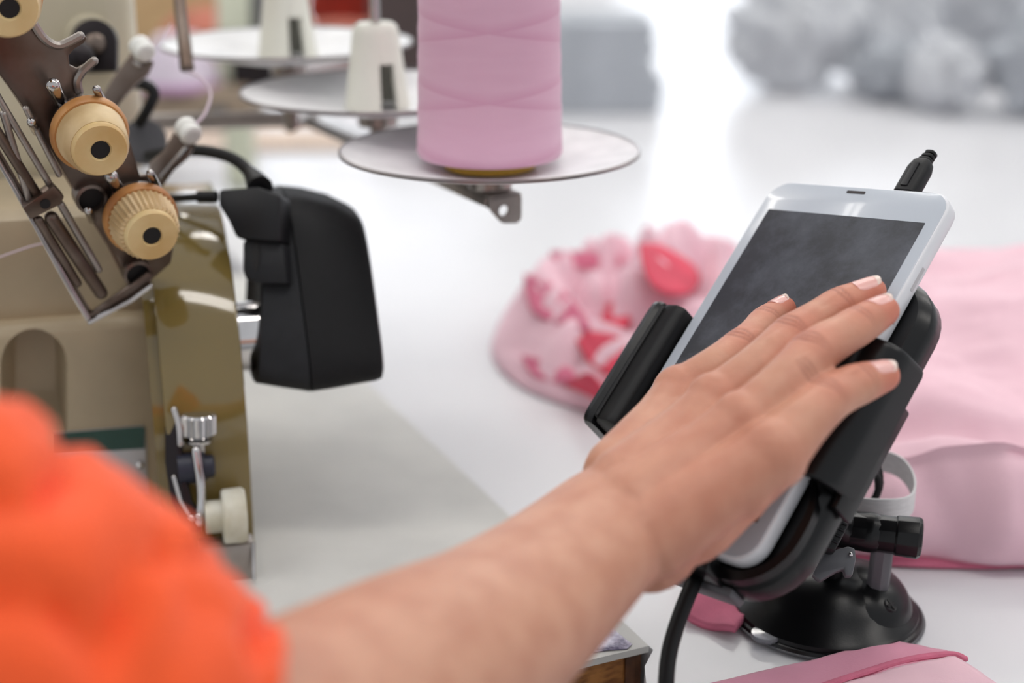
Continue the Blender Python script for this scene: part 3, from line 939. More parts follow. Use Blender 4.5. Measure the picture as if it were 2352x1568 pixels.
# back plate
loops = []
for h, k in ((-0.0235, 0.004), (-0.0225, 0.0008), (-0.0215, 0.0), (-0.0135, 0.0), (-0.0125, 0.0006), (-0.0095, 0.003), (-0.0085, 0.004)):
    loops.append([ph(a, b, h) for a, b in rrect(-0.010 + k, 0.0955 - k, 0.0185 + k, 0.1635 - k, 0.024 - k, 8)])
MB().loft(loops).build('back_plate', m_gloss_black, ho, smooth=40)
loops = []
for h, k in ((-0.0090, 0.0), (-0.0065, 0.0004), (-0.0055, 0.002)):
    o_ = rrect(-0.004 + k, 0.0930 - k, 0.060, 0.1618 - k, 0.021, 8)
    loops.append([ph(a, b, h) for a, b in o_])
# low rim tray that the phone's foot stands in
rim = []
for w0, w1, h in ((0.0, 0.0, -0.0095), (0.0, 0.0, -0.0030), (0.0004, 0.0004, -0.0024)):
    rim.append(w0)
ou = rrect(-0.0105, 0.0950, 0.110, 0.1632, 0.0235, 8)
inn = rrect(-0.0078, 0.0918, 0.1112, 0.1592, 0.0200, 8)
MB().loft([[ph(a, b, -0.0105) for a, b in ou], [ph(a, b, -0.0064) for a, b in ou], [ph(a, b, -0.0058) for a, b in inn], [ph(a, b, -0.0105) for a, b in inn]], (False, False)).build('foot_rim', m_gloss_black, ho, smooth=40)
# support feet under the phone
for a in (0.020, 0.062):
    MB().loft([[ph(a + x, b, h) for b, h in ((0.1585, -0.011), (0.1585, 0.0015), (0.1600, 0.0030), (0.1650, 0.0010), (0.1650, -0.012))] for x in (-0.008, 0.008)]).build('support_foot', m_grey_plastic if a < 0.03 else m_gloss_black, ho, bevel=0.0008)
MB().loft([[ph(a, b, h) for b, h in ((0.1632, -0.0225), (0.1632, -0.0120), (0.1668, -0.0130), (0.1668, -0.0215))] for a in (0.008, 0.074)]).build('bottom_bar', m_grey_plastic, ho, bevel=0.001)


def jaw(prof, b0, b1, name, m=m_gloss_black, skew=0.0, rnd=0.004):
    lp_ = []
    ca = sum(p[0] for p in prof) / len(prof)
    ch_ = sum(p[1] for p in prof) / len(prof)
    for t, k in ((0, 0.80), (0.12, 0.90), (0.4, 0.965), (1, 1.0)):
        lp_.append([ph(ca + (a - ca) * k, b0 + rnd * t + skew * (h + 0.02), ch_ + (h - ch_) * k) for a, h in prof])
    for t, k in ((1, 1.0), (0.4, 0.965), (0.12, 0.90), (0, 0.80)):
        lp_.append([ph(ca + (a - ca) * k, b1 - rnd * t + skew * (h + 0.02), ch_ + (h - ch_) * k) for a, h in prof])
    return MB().loft(lp_).build(name, m, ho, smooth=35)


# right jaw: lip over the bezel, round shoulder, flat cheek running back
rj = [(0.0775, 0.0042), (0.0775, 0.0060), (0.0805, 0.0068), (0.0840, 0.0070), (0.0875, 0.0066), (0.0910, 0.0055), (0.0940, 0.0038), (0.0965, 0.0015), (0.0983, -0.0015), (0.0992, -0.0045), (0.0995, -0.0075), (0.0995, -0.0180), (0.0965, -0.0180), (0.0962, -0.007), (0.0945, -0.001), (0.0910, 0.0024), (0.0862, 0.0034)]
jaw(rj, 0.0550, 0.1165, 'right_jaw', skew=0.10, rnd=0.003)
MB().loft([[ph(a, b, h) for a, h in ((0.0860, 0.0032), (0.0900, 0.0028), (0.0938, 0.0), (0.0958, -0.004), (0.0958, -0.0085), (0.0862, -0.0085))] for b in (0.058, 0.113)]).build('jaw_pad', m_rubber, ho, bevel=0.0006)
MB().loft([[ph(a, b, h) for a, h in ((0.0962, -0.0225), (0.0992, -0.0225), (0.0992, -0.010), (0.0962, -0.010))] for b in (0.072, 0.1225)]).build('jaw_slide', m_gloss_black, ho, bevel=0.001)
# left jaw: long cheek with a thick rubber pad
lj = [(-0.0300, -0.0265), (-0.0300, 0.0015), (-0.0285, 0.0040), (-0.0255, 0.0048), (-0.0232, 0.0036), (-0.0225, 0.0), (-0.0225, -0.0265)]
jaw(lj, 0.0555, 0.1190, 'left_jaw', rnd=0.006)
MB().loft([[ph(a, b, h) for a, h in ((-0.0226, -0.012), (-0.0226, 0.0015), (-0.0190, 0.0052), (-0.0120, 0.0062), (-0.0085, 0.0040), (-0.0080, -0.012))] for b in (0.0575, 0.0610, 0.1150, 0.1180)]).build('jaw_pad', m_rubber, ho, smooth=30, bevel=0.0012)
MB().tube([ph(-0.0200, 0.0600, 0.0048), ph(-0.0200, 0.1160, 0.0048)], 0.0011, 8, round_ends=True).build('pad_bead', m_rubber, ho)
MB().loft([[ph(a, b, h) for a, h in ((-0.030, -0.0265), (-0.030, -0.016), (0.02, -0.016), (0.02, -0.0265))] for b in (0.070, 0.105)]).build('jaw_slide', m_gloss_black, ho, bevel=0.001)
# ball joint and hinge block behind the plate
bj = ph(0.050, 0.112, -0.030)
MB().ball(bj, 0.012, n=24, m=16).build('ball_joint', m_gloss_black, ho)
MB().lathe([(0.0165, -0.0235), (0.0165, -0.030), (0.014, -0.034), (0.009, -0.035)], ph(0.050, 0.112, 0.0), PN, 32).build('joint_collar', m_gloss_black, ho)
HB = at(2000, 1222, 0.635)
KBx = camdir(0.97, -0.10, -0.22)
MB().tube([bj, HB - KBx * 0.012, HB], [0.008, 0.0082, 0.0085], 16, round_ends=True).build('hinge_arm', m_gloss_black, ho)
MB().lathe([(0.0076, -0.014), (0.0080, 0.010), (0.0085, 0.0105), (0.0088, 0.019), (0.0080, 0.0205), (0.0055, 0.021), (0.0050, 0.0202), (0.0003, 0.0202)], HB, KBx, 10).build('hinge_knob', m_gloss_black, ho, smooth=20, bevel=0.0006)
# release lever and rubber clip
LV = at(1925, 1290, 0.605)
LVn = camdir(-0.1, 0.35, -1)
MB().prism([onplane(x, y, LV, LVn) for x, y in ((1866, 1318), (1880, 1290), (1890, 1268), (1916, 1262), (1948, 1254), (1964, 1258), (1966, 1285), (1958, 1322), (1942, 1322), (1938, 1305), (1920, 1312), (1884, 1334))], LVn * -0.006).build('release_lever', m_grey_plastic, ho, bevel=0.0008)
MB().ball(onplane(1954, 1273, LV + LVn * 0.0005, LVn), 0.0009).build('lever_pin', m_chrome, ho)
RC = at(1930, 1215, 0.60)
MB().prism([onplane(x, y, RC, LVn) for x, y in ((1905, 1160), (1945, 1150), (1950, 1205), (1918, 1265), (1880, 1255), (1878, 1235))], LVn * -0.012).build('rubber_clip', m_rubber, ho, bevel=0.0015)
for i in range(4):
    MB().tube([onplane(1922 + i * 1 - i * 7, 1195 + i * 14, RC + LVn * 0.0003, LVn), onplane(1944 - i * 7, 1204 + i * 14, RC + LVn * 0.0003, LVn)], 0.0006, 6, round_ends=True).build('clip_rib', m_black, ho)
# post from the cup to the hinge
pb = CUP + V((0.012, 0.006, 0.018))
for s, m_ in ((-1, m_gloss_black), (1, m_grey_plastic)):
    off = V((0.0, 0, 0))
    q0 = HB + KBx * (0.0095 * s - 0.004)
    MB().tube([V((q0.x + 0.000, q0.y + 0.004, 0.014)), q0], 0.0050, 8, up=V((0, 1, 0)), flat=0.7).build('hinge_post', m_, ho, smooth=20, bevel=0.0006)
# suction cup
cr = 0.0405
MB().lathe([(cr, 0.0004), (cr + 0.0006, 0.0012), (cr, 0.0024), (cr - 0.0012, 0.0028), (cr - 0.0016, 0.0044), (cr - 0.0030, 0.0056), (0.0345, 0.0075), (0.030, 0.0120), (0.024, 0.0178), (0.017, 0.0220), (0.009, 0.0240), (0.0005, 0.0245)], CUP, ZA, 72).build('suction_cup', m_gloss_black, ho, smooth=35)
MB().lathe([(cr + 0.0008, 0.0), (cr + 0.0016, 0.0004), (cr + 0.0014, 0.0010), (cr + 0.0002, 0.0012)], CUP, ZA, 72).build('cup_skirt', m_grey_plastic, ho, smooth=35)
# swelling and screw on the dome
sh_ = CUP + V((0.014, -0.012, 0.010))
MB().ball(CUP + V((0.0125, -0.002, 0.004)), (0.0235, 0.0275, 0.0195), n=40, m=20).build('dome_boss', m_gloss_black, ho)
sc_ = onplane(2040, 1392, CUP + V((0.022, -0.006, 0.02)), V((0.45, -0.35, 0.8)).normalized())
sn_ = V((0.45, -0.45, 0.8)).normalized()
MB().lathe([(0.0036, -0.004), (0.0036, 0.001), (0.0030, 0.0018), (0.0008, 0.0012)], sc_, sn_, 20).build('screw', m_black, ho)
for q in range(2):
    xx, yy = perp(sn_)
    dd = xx if q else yy
    MB().tube([sc_ + sn_ * 0.0016 - dd * 0.0026, sc_ + sn_ * 0.0016 + dd * 0.0026], 0.0007, 6).build('screw_cross', m_hole, ho)
tb = onz(1760, 1458, 0.003)
MB().lathe([(0.0062, -0.001), (0.0066, 0.0), (0.0062, 0.0012), (0.0003, 0.0014)], tb, ZA, 32).build('pull_tab', m_clear, ho)

# power cord from the foot of the holder, down over the table edge
pc = smoothpath([ph(0.058, 0.150, -0.014), ph(0.0565, 0.1640, -0.012), at(1590, 1345, 0.570), at(1560, 1420, 0.565), at(1538, 1495, 0.56), at(1530, 1568, 0.555), at(1528, 1680, 0.55), at(1540, 1850, 0.545)], 8)
o = MB().tube(pc, 0.0031, 14).build('power_cord', m_rubber)
tag(o, 'thick black power cord hanging from the bottom of the phone holder', 'cord')

# white elastic loop and the coil of thin black cord inside it
ec = at(2005, 1120, 0.672)
lp_ = []
for i in range(49):
    a = 2 * math.pi * i / 48
    lp_.append((math.cos(a), math.sin(a)))
el = MB()
ring_o = []
for k, (z, dr) in enumerate(((-0.0048, 0.0), (-0.0048, 0.0009), (0.0052, 0.0009), (0.0052, 0.0), (-0.0048, 0.0))):
    ring_o.append([ec + V((x * (0.0180 + dr), y * (0.0240 + dr) + 0.004, z + 0.0025 * y + 0.0012 * math.sin(3 * math.atan2(y, x)))) for x, y in lp_[:-1]])
el.loft(ring_o, (False, False))
o = el.build('elastic_loop', m_strap, smooth=50)
tag(o, 'white elastic strap coiled into a loop behind the phone holder', 'elastic')
co = MB()
cc = at(1994, 1122, 0.665)
pts = []
for i in range(97):
    a = 2 * math.pi * i / 24
    r = 0.0085 + 0.0012 * (i / 24)
    pts.append(cc + V((0.55 * r * math.cos(a), 0.6 * r * math.cos(a) * 0.3 + (i / 24) * 0.0015, r * math.sin(a) * 0.9)))
o = co.tube(pts, 0.0016, 8).build('cord_coil', m_rubber)
tag(o, 'small coil of thin black cord inside the white elastic loop', 'cord')


# ------------------------------------------------------------------ cloth
def fbm(x, y, z=0.0, o=4):
    return noise.fractal(V((x, y, z)), 1.0, 2.0, o)


def cloth_grid(name, m, fn, nu, nv, thick=0.0012, origin=None, parent=None, sub=0):
    b = MB()
    vs = [fn(i / (nu - 1), j / (nv - 1)) for j in range(nv) for i in range(nu)]
    fs = [(j * nu + i, j * nu + i + 1, (j + 1) * nu + i + 1, (j + 1) * nu + i) for j in range(nv - 1) for i in range(nu - 1)]
    b.add(vs, fs)
    o = b.build(name, m, parent, smooth=70)
    md = o.modifiers.new('thick', 'SOLIDIFY')
    md.thickness = thick
    md.offset = -1
    return o


# large smooth pile at the right
pil0 = onz(2150, 1290)


def big_pile(u, v):
    # u across (left to right), v front to back
    x = 0.147 + 0.47 * u
    y = 0.628 + 0.42 * v
    # rolled front edge
    t = v * 0.42
    r = 0.030
    if t < 0.05:
        a = t / 0.05 * math.pi * 0.72
        yy = 0.662 - r * math.sin(a + 0.35) * 0.95 - 0.004 + 0.012 * (a / 2.2)
        zz = r - r * math.cos(a + 0.12)
    else:
        k = (t - 0.05) / 0.37
        yy = 0.652 + 0.36 * k
        zz = 0.055 + 0.030 * math.sin(min(k * 1.2, 1) * math.pi * 0.5) - 0.085 * max(0, k - 0.72) / 0.28
    left = min(1.0, u / 0.10)
    xx = x - 0.02 * (1 - v) * 0 + 0.030 * v
    n1 = fbm(xx * 9, yy * 14, 2.0) * 0.012
    fold = 0.010 * math.sin(xx * 60 + 8 * fbm(xx * 6, yy * 6, 4)) * math.exp(-((t - 0.045) / 0.05) ** 2) * (0.5 + fbm(xx * 12, 3, 1))
    cre = -0.010 * math.exp(-((t - 0.075 - 0.02 * math.sin(xx * 14)) / 0.012) ** 2)
    zz = zz + (n1 + cre) * min(1, t / 0.03) + fold * 0.6 * min(1, t / 0.02)
    yy = yy - fold * 0.8 + 0.010 * math.sin(xx * 18)
    zz = zz * (0.35 + 0.65 * left ** 0.5)
    return V((xx, yy, max(zz, 0.0008)))


o = cloth_grid('cloth_pile', m_pink, big_pile, 110, 120, 0.0015)
tag(o, 'large heap of smooth pale pink fabric at the right of the phone holder', 'fabric')
# rose sheet under its front: the pile's shadow put into colour
def under(u, v):
    x = 0.15 + 0.40 * u
    y = 0.640 + 0.10 * v
    return V((x, y + 0.006 * math.sin(x * 22), 0.0012 + 0.007 * math.sin(min(v * 3, 1) * math.pi / 2) + 0.001 * fbm(x * 30, y * 30)))


o = cloth_grid('shaded_cloth_foot', m_tab, under, 60, 16, 0.0012)
tag(o, 'deep rose edge painting the shadowed foot of the large pink heap', 'fabric')


# crumpled heap behind the left jaw
def crumple(cx, cy, rx, ry, H, seed, amp=1.0, wave=1.0):
    def f(u, v):
        a = 2 * math.pi * u
        r = v
        x, y = math.cos(a) * r, math.sin(a) * r
        wx = 0.30 * fbm(x * 1.3 * wave + seed, y * 1.3 * wave, 1.3, 1)
        wy = 0.30 * fbm(x * 1.3 * wave, y * 1.3 * wave + seed, 7.7, 1)
        q = V(((x + wx) * 1.9 * wave, (y + wy) * 1.9 * wave, seed))
        f1 = min(1.0, abs(noise.noise(q)) * 2.4) ** 0.8
        f2 = min(1.0, abs(noise.noise(q * 1.9 + V((5, 3, 1)))) * 2.2)
        env = max(0.0, 1 - r ** 2.6)
        h = H * env ** 0.8 * (0.40 + amp * (0.55 * f1 + 0.16 * f2))
        return V((cx + rx * (x + wx * 0.35 * env), cy + ry * (y + wy * 0.35 * env), max(h, 0.0006)))
    return f


def heap(name, m, spec, nu=110, nv=46, thick=0.0014):
    o = cloth_grid(name, m, crumple(*spec), nu, nv, thick)
    return o


hc_ = onz(1462, 800)
o = heap('crumpled_cloth', m_pink, (hc_.x + 0.012, hc_.y + 0.0, 0.108, 0.130, 0.074, 3.4, 1.0, 1.15))
tag(o, 'crumpled pale pink fabric heap behind the left jaw of the holder', 'fabric')
# one crimson scrap; the other patches paint its shaded folds
hv = [V(v.co) + V(o.location) for v in o.data.vertices]
hb = BVHTree.FromPolygons([tuple(p) for p in hv], [tuple(p.vertices) for p in o.data.polygons])


def scrap(m, poly, label, show=2):  # serves one real scrap and the patches that paint shaded folds
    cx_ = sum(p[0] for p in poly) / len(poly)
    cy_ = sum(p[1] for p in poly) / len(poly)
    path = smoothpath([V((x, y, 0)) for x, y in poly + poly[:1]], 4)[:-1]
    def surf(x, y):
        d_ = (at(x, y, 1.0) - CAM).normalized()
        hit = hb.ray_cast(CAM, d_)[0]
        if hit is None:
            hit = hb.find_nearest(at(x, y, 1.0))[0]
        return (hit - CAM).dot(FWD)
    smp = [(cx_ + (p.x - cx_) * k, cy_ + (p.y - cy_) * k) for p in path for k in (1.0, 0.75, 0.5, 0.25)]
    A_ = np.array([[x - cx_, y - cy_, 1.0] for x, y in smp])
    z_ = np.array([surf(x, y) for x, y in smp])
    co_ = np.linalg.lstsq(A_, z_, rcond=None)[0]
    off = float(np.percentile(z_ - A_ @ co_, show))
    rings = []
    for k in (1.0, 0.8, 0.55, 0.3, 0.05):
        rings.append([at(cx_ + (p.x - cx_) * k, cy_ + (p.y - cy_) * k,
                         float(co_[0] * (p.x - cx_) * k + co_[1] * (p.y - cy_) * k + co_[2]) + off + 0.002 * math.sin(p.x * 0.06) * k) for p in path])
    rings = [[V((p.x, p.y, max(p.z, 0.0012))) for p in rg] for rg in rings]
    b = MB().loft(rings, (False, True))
    o = b.build('scrap_and_shaded_fold', m, smooth=70)
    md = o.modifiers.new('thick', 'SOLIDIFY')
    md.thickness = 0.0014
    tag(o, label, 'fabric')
    return o


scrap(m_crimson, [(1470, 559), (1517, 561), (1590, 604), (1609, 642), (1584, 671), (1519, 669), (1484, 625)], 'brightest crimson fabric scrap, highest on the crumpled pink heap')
scrap(m_crimson, [(1313, 756), (1429, 776), (1426, 857), (1353, 834)], 'dark crimson patch painting a shaded fold low in the middle of the crumpled pink heap', 42)
scrap(m_crimson, [(1225, 945), (1315, 873), (1361, 867), (1393, 945)], 'crimson patch painting a shaded fold at the front foot of the crumpled pink heap', 42)
scrap(m_tab, [(1202, 626), (1294, 667), (1355, 749), (1320, 751), (1222, 716)], 'deep rose patch painting a shaded fold at the upper left of the crumpled pink heap', 42)
scrap(m_crimson, [(1374, 711), (1408, 694), (1446, 726), (1437, 749), (1394, 746)], 'smallest crimson patch painting a shaded fold near the centre of the crumpled pink heap', 42)
scrap(m_tab, [(1265, 576), (1416, 582), (1413, 614), (1285, 605)], 'rose strip painting a shaded fold along the top back of the crumpled pink heap', 42)
scrap(m_tab, [(1196, 814), (1312, 846), (1301, 881), (1225, 861)], 'deep rose patch painting a shaded fold at the lower left of the crumpled pink heap', 42)

# flat pink panel in the foreground with a sewn fold
def flat_panel(name, m, poly, z0, n=36, amp=0.001, label='', thick=0.0012):
    a, b, c, d = [onz(x, y, z0) for x, y in poly]

    def f(u, v):
        p = (a * (1 - u) + b * u) * (1 - v) + (d * (1 - u) + c * u) * v
        return V((p.x, p.y, z0 + amp * (0.5 + fbm(p.x * 35, p.y * 35, 3))))
    o = cloth_grid(name, m, f, n, n, thick)
    tag(o, label, 'fabric')
    return o


flat_panel('pink_cloth', m_pink2, ((2050, 1476), (2175, 1500), (2500, 1760), (1300, 1660)), 0.0022, label='flat pink fabric panel lying in front of the suction foot')
fold = smoothpath([onz(1860, 1586, 0.004), onz(1960, 1552, 0.0045), onz(2080, 1516, 0.0045), onz(2180, 1502, 0.0042), onz(2215, 1512, 0.004)], 6)
fb = MB().tube(fold, 0.0016, 8, round_ends=True, up=ZA, flat=0.8)
tag(fb.build('fabric_hem', m_tab), 'rolled rose hem running along the flat pink foreground panel', 'fabric')
p2 = flat_panel('pink_cloth', m_pink, ((1880, 1580), (2190, 1504), (2420, 1660), (1700, 1720)), 0.0042, label='upper pink fabric layer folded over on the foreground panel')

# small pink tab beneath the holder, shadow put into its rose colour
tb_ = [onz(1584, 1330, 0.004), onz(1740, 1372, 0.004), onz(1688, 1444, 0.004), onz(1578, 1408, 0.004)]


def tabf(u, v):
    p = (tb_[0] * (1 - u) + tb_[1] * u) * (1 - v) + (tb_[3] * (1 - u) + tb_[2] * u) * v
    return V((p.x, p.y, 0.0035 + 0.0015 * math.sin(u * 5 + v * 3) + 0.0015 * (1 - v)))


o = cloth_grid('fabric_tab', m_tab, tabf, 20, 16, 0.0030)
tag(o, 'small pink knit tab darkened for its shadow, sticking out from beneath the phone holder', 'fabric')

# ------------------------------------------------------------------ far end of the table: grey bundles
random.seed(11)
bund = [((1825, 205), 0.185, 0.13, 0.15, 'large light grey bundle nearest the white gap, left end of the grey heap'),
        ((2010, 160), 0.16, 0.13, 0.17, 'tall light grey bundle behind the small mid grey one'),
        ((2045, 228), 0.11, 0.10, 0.08, 'small mid grey bundle at the front of the grey heap'),
        ((2232, 128), 0.15, 0.13, 0.19, 'tallest light grey bundle in the back row of the grey heap'),
        ((2172, 257), 0.10, 0.10, 0.09, 'low pale grey bundle lying nearest the phone top in the grey heap'),
        ((2368, 262), 0.125, 0.11, 0.12, 'pale grey bundle cut by the right picture edge'),
        ((2450, 165), 0.15, 0.14, 0.20, 'rearmost grey bundle in the top right corner')]
for i, ((x, y), rx, ry, h, lab) in enumerate(bund):
    c = onz(x, y)
    def blob(u, v, c=c, rx=rx, ry=ry, h=h, i=i):
        a = 2 * math.pi * u
        th = math.pi * v
        d = V((math.sin(th) * math.cos(a), math.sin(th) * math.sin(a), math.cos(th)))
        k = 0.86 + 0.34 * (min(1, abs(noise.noise(d * 1.9 + V((i * 3.1, 0, 0)))) * 2.4) - 0.3) + 0.10 * noise.noise(d * 4 + V((0, i * 2.0, 0)))
        return V((c.x + rx * 0.5 * d.x * k, c.y + ry * 0.5 * d.y * k, max(0.0, h * 0.5 + h * 0.5 * d.z * k)))
    b = MB()
    nu, nv = 48, 28
    vs = [blob(p / nu, max(0.004, min(0.996, q / (nv - 1)))) for q in range(nv) for p in range(nu)]
    b.loft([vs[q * nu:(q + 1) * nu] for q in range(nv)])
    o = b.build('cloth_bundle', m_grey_cloth if i % 3 != 2 else m_grey_cloth2, smooth=80)
    tag(o, lab, 'cloth bundle', 'grey cloth bundles on the far table')
# folded grey stack behind the thread cone
sx = onz(1400, 262)
lay = ['bottom', 'second from the bottom', 'middle', 'second from the top', 'top']
for i in range(5):
    w, d, h = 0.165 - 0.006 * i, 0.14, 0.021
    z = 0.0005 + i * (h + 0.0005)
    cx_, cy_ = sx.x - 0.02 + 0.006 * math.sin(i * 2.2), sx.y + 0.075
    loops = []
    for k in range(9):
        yv = -d / 2 + d * k / 8
        loops.append([V((cx_ + x * (1 + 0.02 * math.sin(k + i)), cy_ + yv, z + zz)) for x, zz in rrect(-w / 2, w / 2, 0, h, 0.008, 4)])
    o = MB().loft(loops).build('folded_cloth', m_grey_cloth2, smooth=60)
    tag(o, 'folded grey cloth, %s of the stack behind the thread cone' % lay[i], 'folded cloth', 'folded grey cloths in a stack')

# ------------------------------------------------------------------ background at the left: second machine and clutter
bmz = thing('background_machine', onz(542, 432), 'blurred brown and pale green sewing machine standing behind the thread stand', 'sewing machine')
BD = 1.44


def bq(x, y, dd=0.0):
    return at(x, y, BD + dd)


MB().prism([bq(330, 208), bq(578, 200), bq(582, 305), bq(330, 305)], V((0, 0.09, 0))).build('arm', m_bgmach, bmz, bevel=0.006)
lb = onz(542, 432)
MB().prism([V((p.x, p.y, z_)) for p, z_ in ((bq(512, 300), 0.06), (bq(574, 300), 0.06))] + [V((bq(574, 300).x, bq(574, 300).y, 0.0)), V((bq(514, 300).x, bq(514, 300).y, 0.0))], V((0, 0.03, 0))).build('leg', m_bgpost, bmz, bevel=0.002)
MB().prism([bq(200, 300), bq(240, 300), V((bq(240, 300).x, bq(240, 300).y, 0)), V((bq(200, 300).x, bq(200, 300).y, 0))], V((0, 0.03, 0))).build('leg', m_bgpost, bmz, bevel=0.002)
MB().prism([bq(330, 208), bq(330, 305), bq(180, 305), bq(180, 208)], V((0, 0.09, 0))).build('arm_end', m_bgmach, bmz, bevel=0.006)
MB().prism([bq(496, 200, 0.03), bq(572, 200, 0.03), bq(572, -80, 0.03), bq(496, -80, 0.03)], V((0, 0.03, 0))).build('post', m_bgpost, bmz, bevel=0.003)
MB().box(bq(592, 20, 0.05), (0.010, 0.01, 0.03)).build('motor_bracket', m_grey_plastic, bmz, bevel=0.002)
MB().lathe([(0.011, 0), (0.011, 0.004), (0.003, 0.005)], bq(500, 268, -0.003), V((0, -1, 0)), 24).build('screw_boss', m_grey_plastic, bmz)
MB().prism([bq(530, 140, 0.01), bq(720, 140, 0.01), bq(640, 215, 0.01), bq(560, 215, 0.01)], V((0, 0.05, 0))).build('shadow_and_bracket', m_dark_steel, bmz, bevel=0.003)  # dark sheet for the bracket and the shadow under the rear dish
MB().box(bq(590, 175, 0.03), (0.022, 0.02, 0.02)).build('shadow_and_bracket_block', m_dark_steel, bmz, bevel=0.004)  # dark block filling in the same shadow and bracket
# lilac cone of thread on the brown arm
lc = bq(415, 203, 0.03)
lt = thing('lilac_thread_cone', V((lc.x, lc.y, lc.z)), 'blurred pale lilac cone of thread on the brown background machine', 'thread cone')
MB().lathe([(0.040, 0.0), (0.041, 0.004), (0.038, 0.008)], lc + ZA * 0.001, ZA, 40).build('cone_foot', m_lilac2, lt)
MB().lathe([(0.038, 0.008), (0.036, 0.02), (0.026, 0.04), (0.02, 0.05)], lc + ZA * 0.001, ZA, 40).build('wound_thread', m_lilac, lt)
# steel thread guide rod hanging from above with a thread leading to the eyelet
rod0, rod1 = at(418, -160, 0.775), at(430, 158, 0.755)
o = MB().tube([rod0, at(412, 0, 0.765), rod1], [0.0030, 0.0031, 0.0036], 14).build('guide_tube', m_steel, om)
MB().tube(smoothpath([rod1 + V((0, 0, -0.001)), at(462, 180, 0.75), at(484, 215, 0.745), at(470, 262, 0.735), at(448, 286, 0.725)]), 0.0007, 6).build('strung_thread', m_thread, om)
MB().tube(smoothpath([at(352, 108, 0.743), at(372, 85, 0.75), at(392, 55, 0.76)]), 0.0004, 6).build('strung_thread', m_thread, om)
# clutter: cardboard, red and salmon cloth, dark crate, beige strip
cb_ = onz(330, 190)
bx = MB().box((cb_.x - 0.07, cb_.y + 0.42, 0.09), (0.15, 0.06, 0.09))
tag(bx.build('cardboard_box', m_board, bevel=0.004), 'blurred tan cardboard box behind the brown background machine', 'box')
for (x, y), rx, ry, h, m_, lab in (((800, 130), 0.26, 0.16, 0.05, m_salmon, 'blurred salmon cloth lying behind the rear spool dish'),
                                   ((880, 95), 0.24, 0.16, 0.16, m_red, 'blurred dark red cloth bundle at the top behind the thread stand'),
                                   ((468, 150), 0.10, 0.10, 0.085, m_salmon, 'blurred salmon cloth between the cardboard box and the pale green post')):
    c = onz(x, y)
    b = MB()
    nu, nv = 40, 20
    rows_ = []
    for q in range(nv):
        th = math.pi * max(0.004, min(0.996, q / (nv - 1)))
        rows_.append([])
        for p in range(nu):
            a = 2 * math.pi * p / nu
            d = V((math.sin(th) * math.cos(a), math.sin(th) * math.sin(a), math.cos(th)))
            k = 1 + 0.25 * noise.noise(d * 2 + V((x * 0.1, 0, 0)))
            rows_[-1].append(V((c.x + rx * 0.5 * d.x * k, c.y + ry * 0.5 * d.y * k, max(0.0, h * 0.5 + h * 0.5 * d.z * k))))
    b.loft(rows_)
    tag(b.build('cloth_bundle', m_, smooth=80), lab, 'cloth bundle')
cr_ = onz(960, 170)
ck = MB().box((cr_.x, cr_.y + 0.05, 0.08), (0.065, 0.05, 0.08))
tag(ck.build('plastic_crate', m_crate, bevel=0.006), 'blurred dark brown plastic crate just left of the thread cone', 'crate')
q = [onz(200, 352), onz(800, 345), onz(800, 302), onz(200, 302)]
tag(MB().prism([p + ZA * 0.0005 for p in q], ZA * 0.003).build('beige_strip', m_beige, smooth=0), 'flat beige strip on the white table behind the machine', 'strip')

# ------------------------------------------------------------------ person: left arm with hand on the screen
def skin_mat():
    m = mat('skin', (214, 164, 138), 0.48, sss=0.12)
    nt = m.node_tree
    b = nt.nodes['Principled BSDF']
    N, L = nt.nodes.new, nt.links.new
    tc = N('ShaderNodeTexCoord')
    n1 = N('ShaderNodeTexNoise'); n1.inputs['Scale'].default_value = 70; n1.inputs['Detail'].default_value = 5
    L(tc.outputs['Object'], n1.inputs['Vector'])
    rp = N('ShaderNodeValToRGB')
    rp.color_ramp.elements[0].position = 0.36; rp.color_ramp.elements[0].color = rgb((190, 134, 109))
    rp.color_ramp.elements[1].position = 0.64; rp.color_ramp.elements[1].color = rgb((203, 151, 125))
    L(n1.outputs['Fac'], rp.inputs['Fac'])
    at1 = N('ShaderNodeAttribute'); at1.attribute_name = 'flush'
    mx = N('ShaderNodeMix'); mx.data_type = 'RGBA'
    L(at1.outputs['Fac'], mx.inputs[0]); L(rp.outputs['Color'], mx.inputs[6]); mx.inputs[7].default_value = rgb((200, 104, 82))
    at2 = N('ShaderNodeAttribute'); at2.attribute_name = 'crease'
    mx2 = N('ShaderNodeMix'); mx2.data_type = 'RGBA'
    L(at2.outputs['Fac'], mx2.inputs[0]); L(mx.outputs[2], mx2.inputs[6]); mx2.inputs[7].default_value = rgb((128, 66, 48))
    L(mx2.outputs[2], b.inputs['Base Color'])
    v = N('ShaderNodeTexVoronoi'); v.inputs['Scale'].default_value = 900
    L(tc.outputs['Object'], v.inputs['Vector'])
    bp = N('ShaderNodeBump'); bp.inputs['Strength'].default_value = 0.12; bp.inputs['Distance'].default_value = 0.0004
    L(v.outputs['Distance'], bp.inputs['Height'])
    L(bp.outputs['Normal'], b.inputs['Normal'])
    return m


m_skin = skin_mat()
m_nail = mat('fingernail', (232, 176, 168), 0.25, coat=0.3, sss=0.1)
m_nailtip = mat('fingernail_tip', (232, 208, 196), 0.3, coat=0.3)

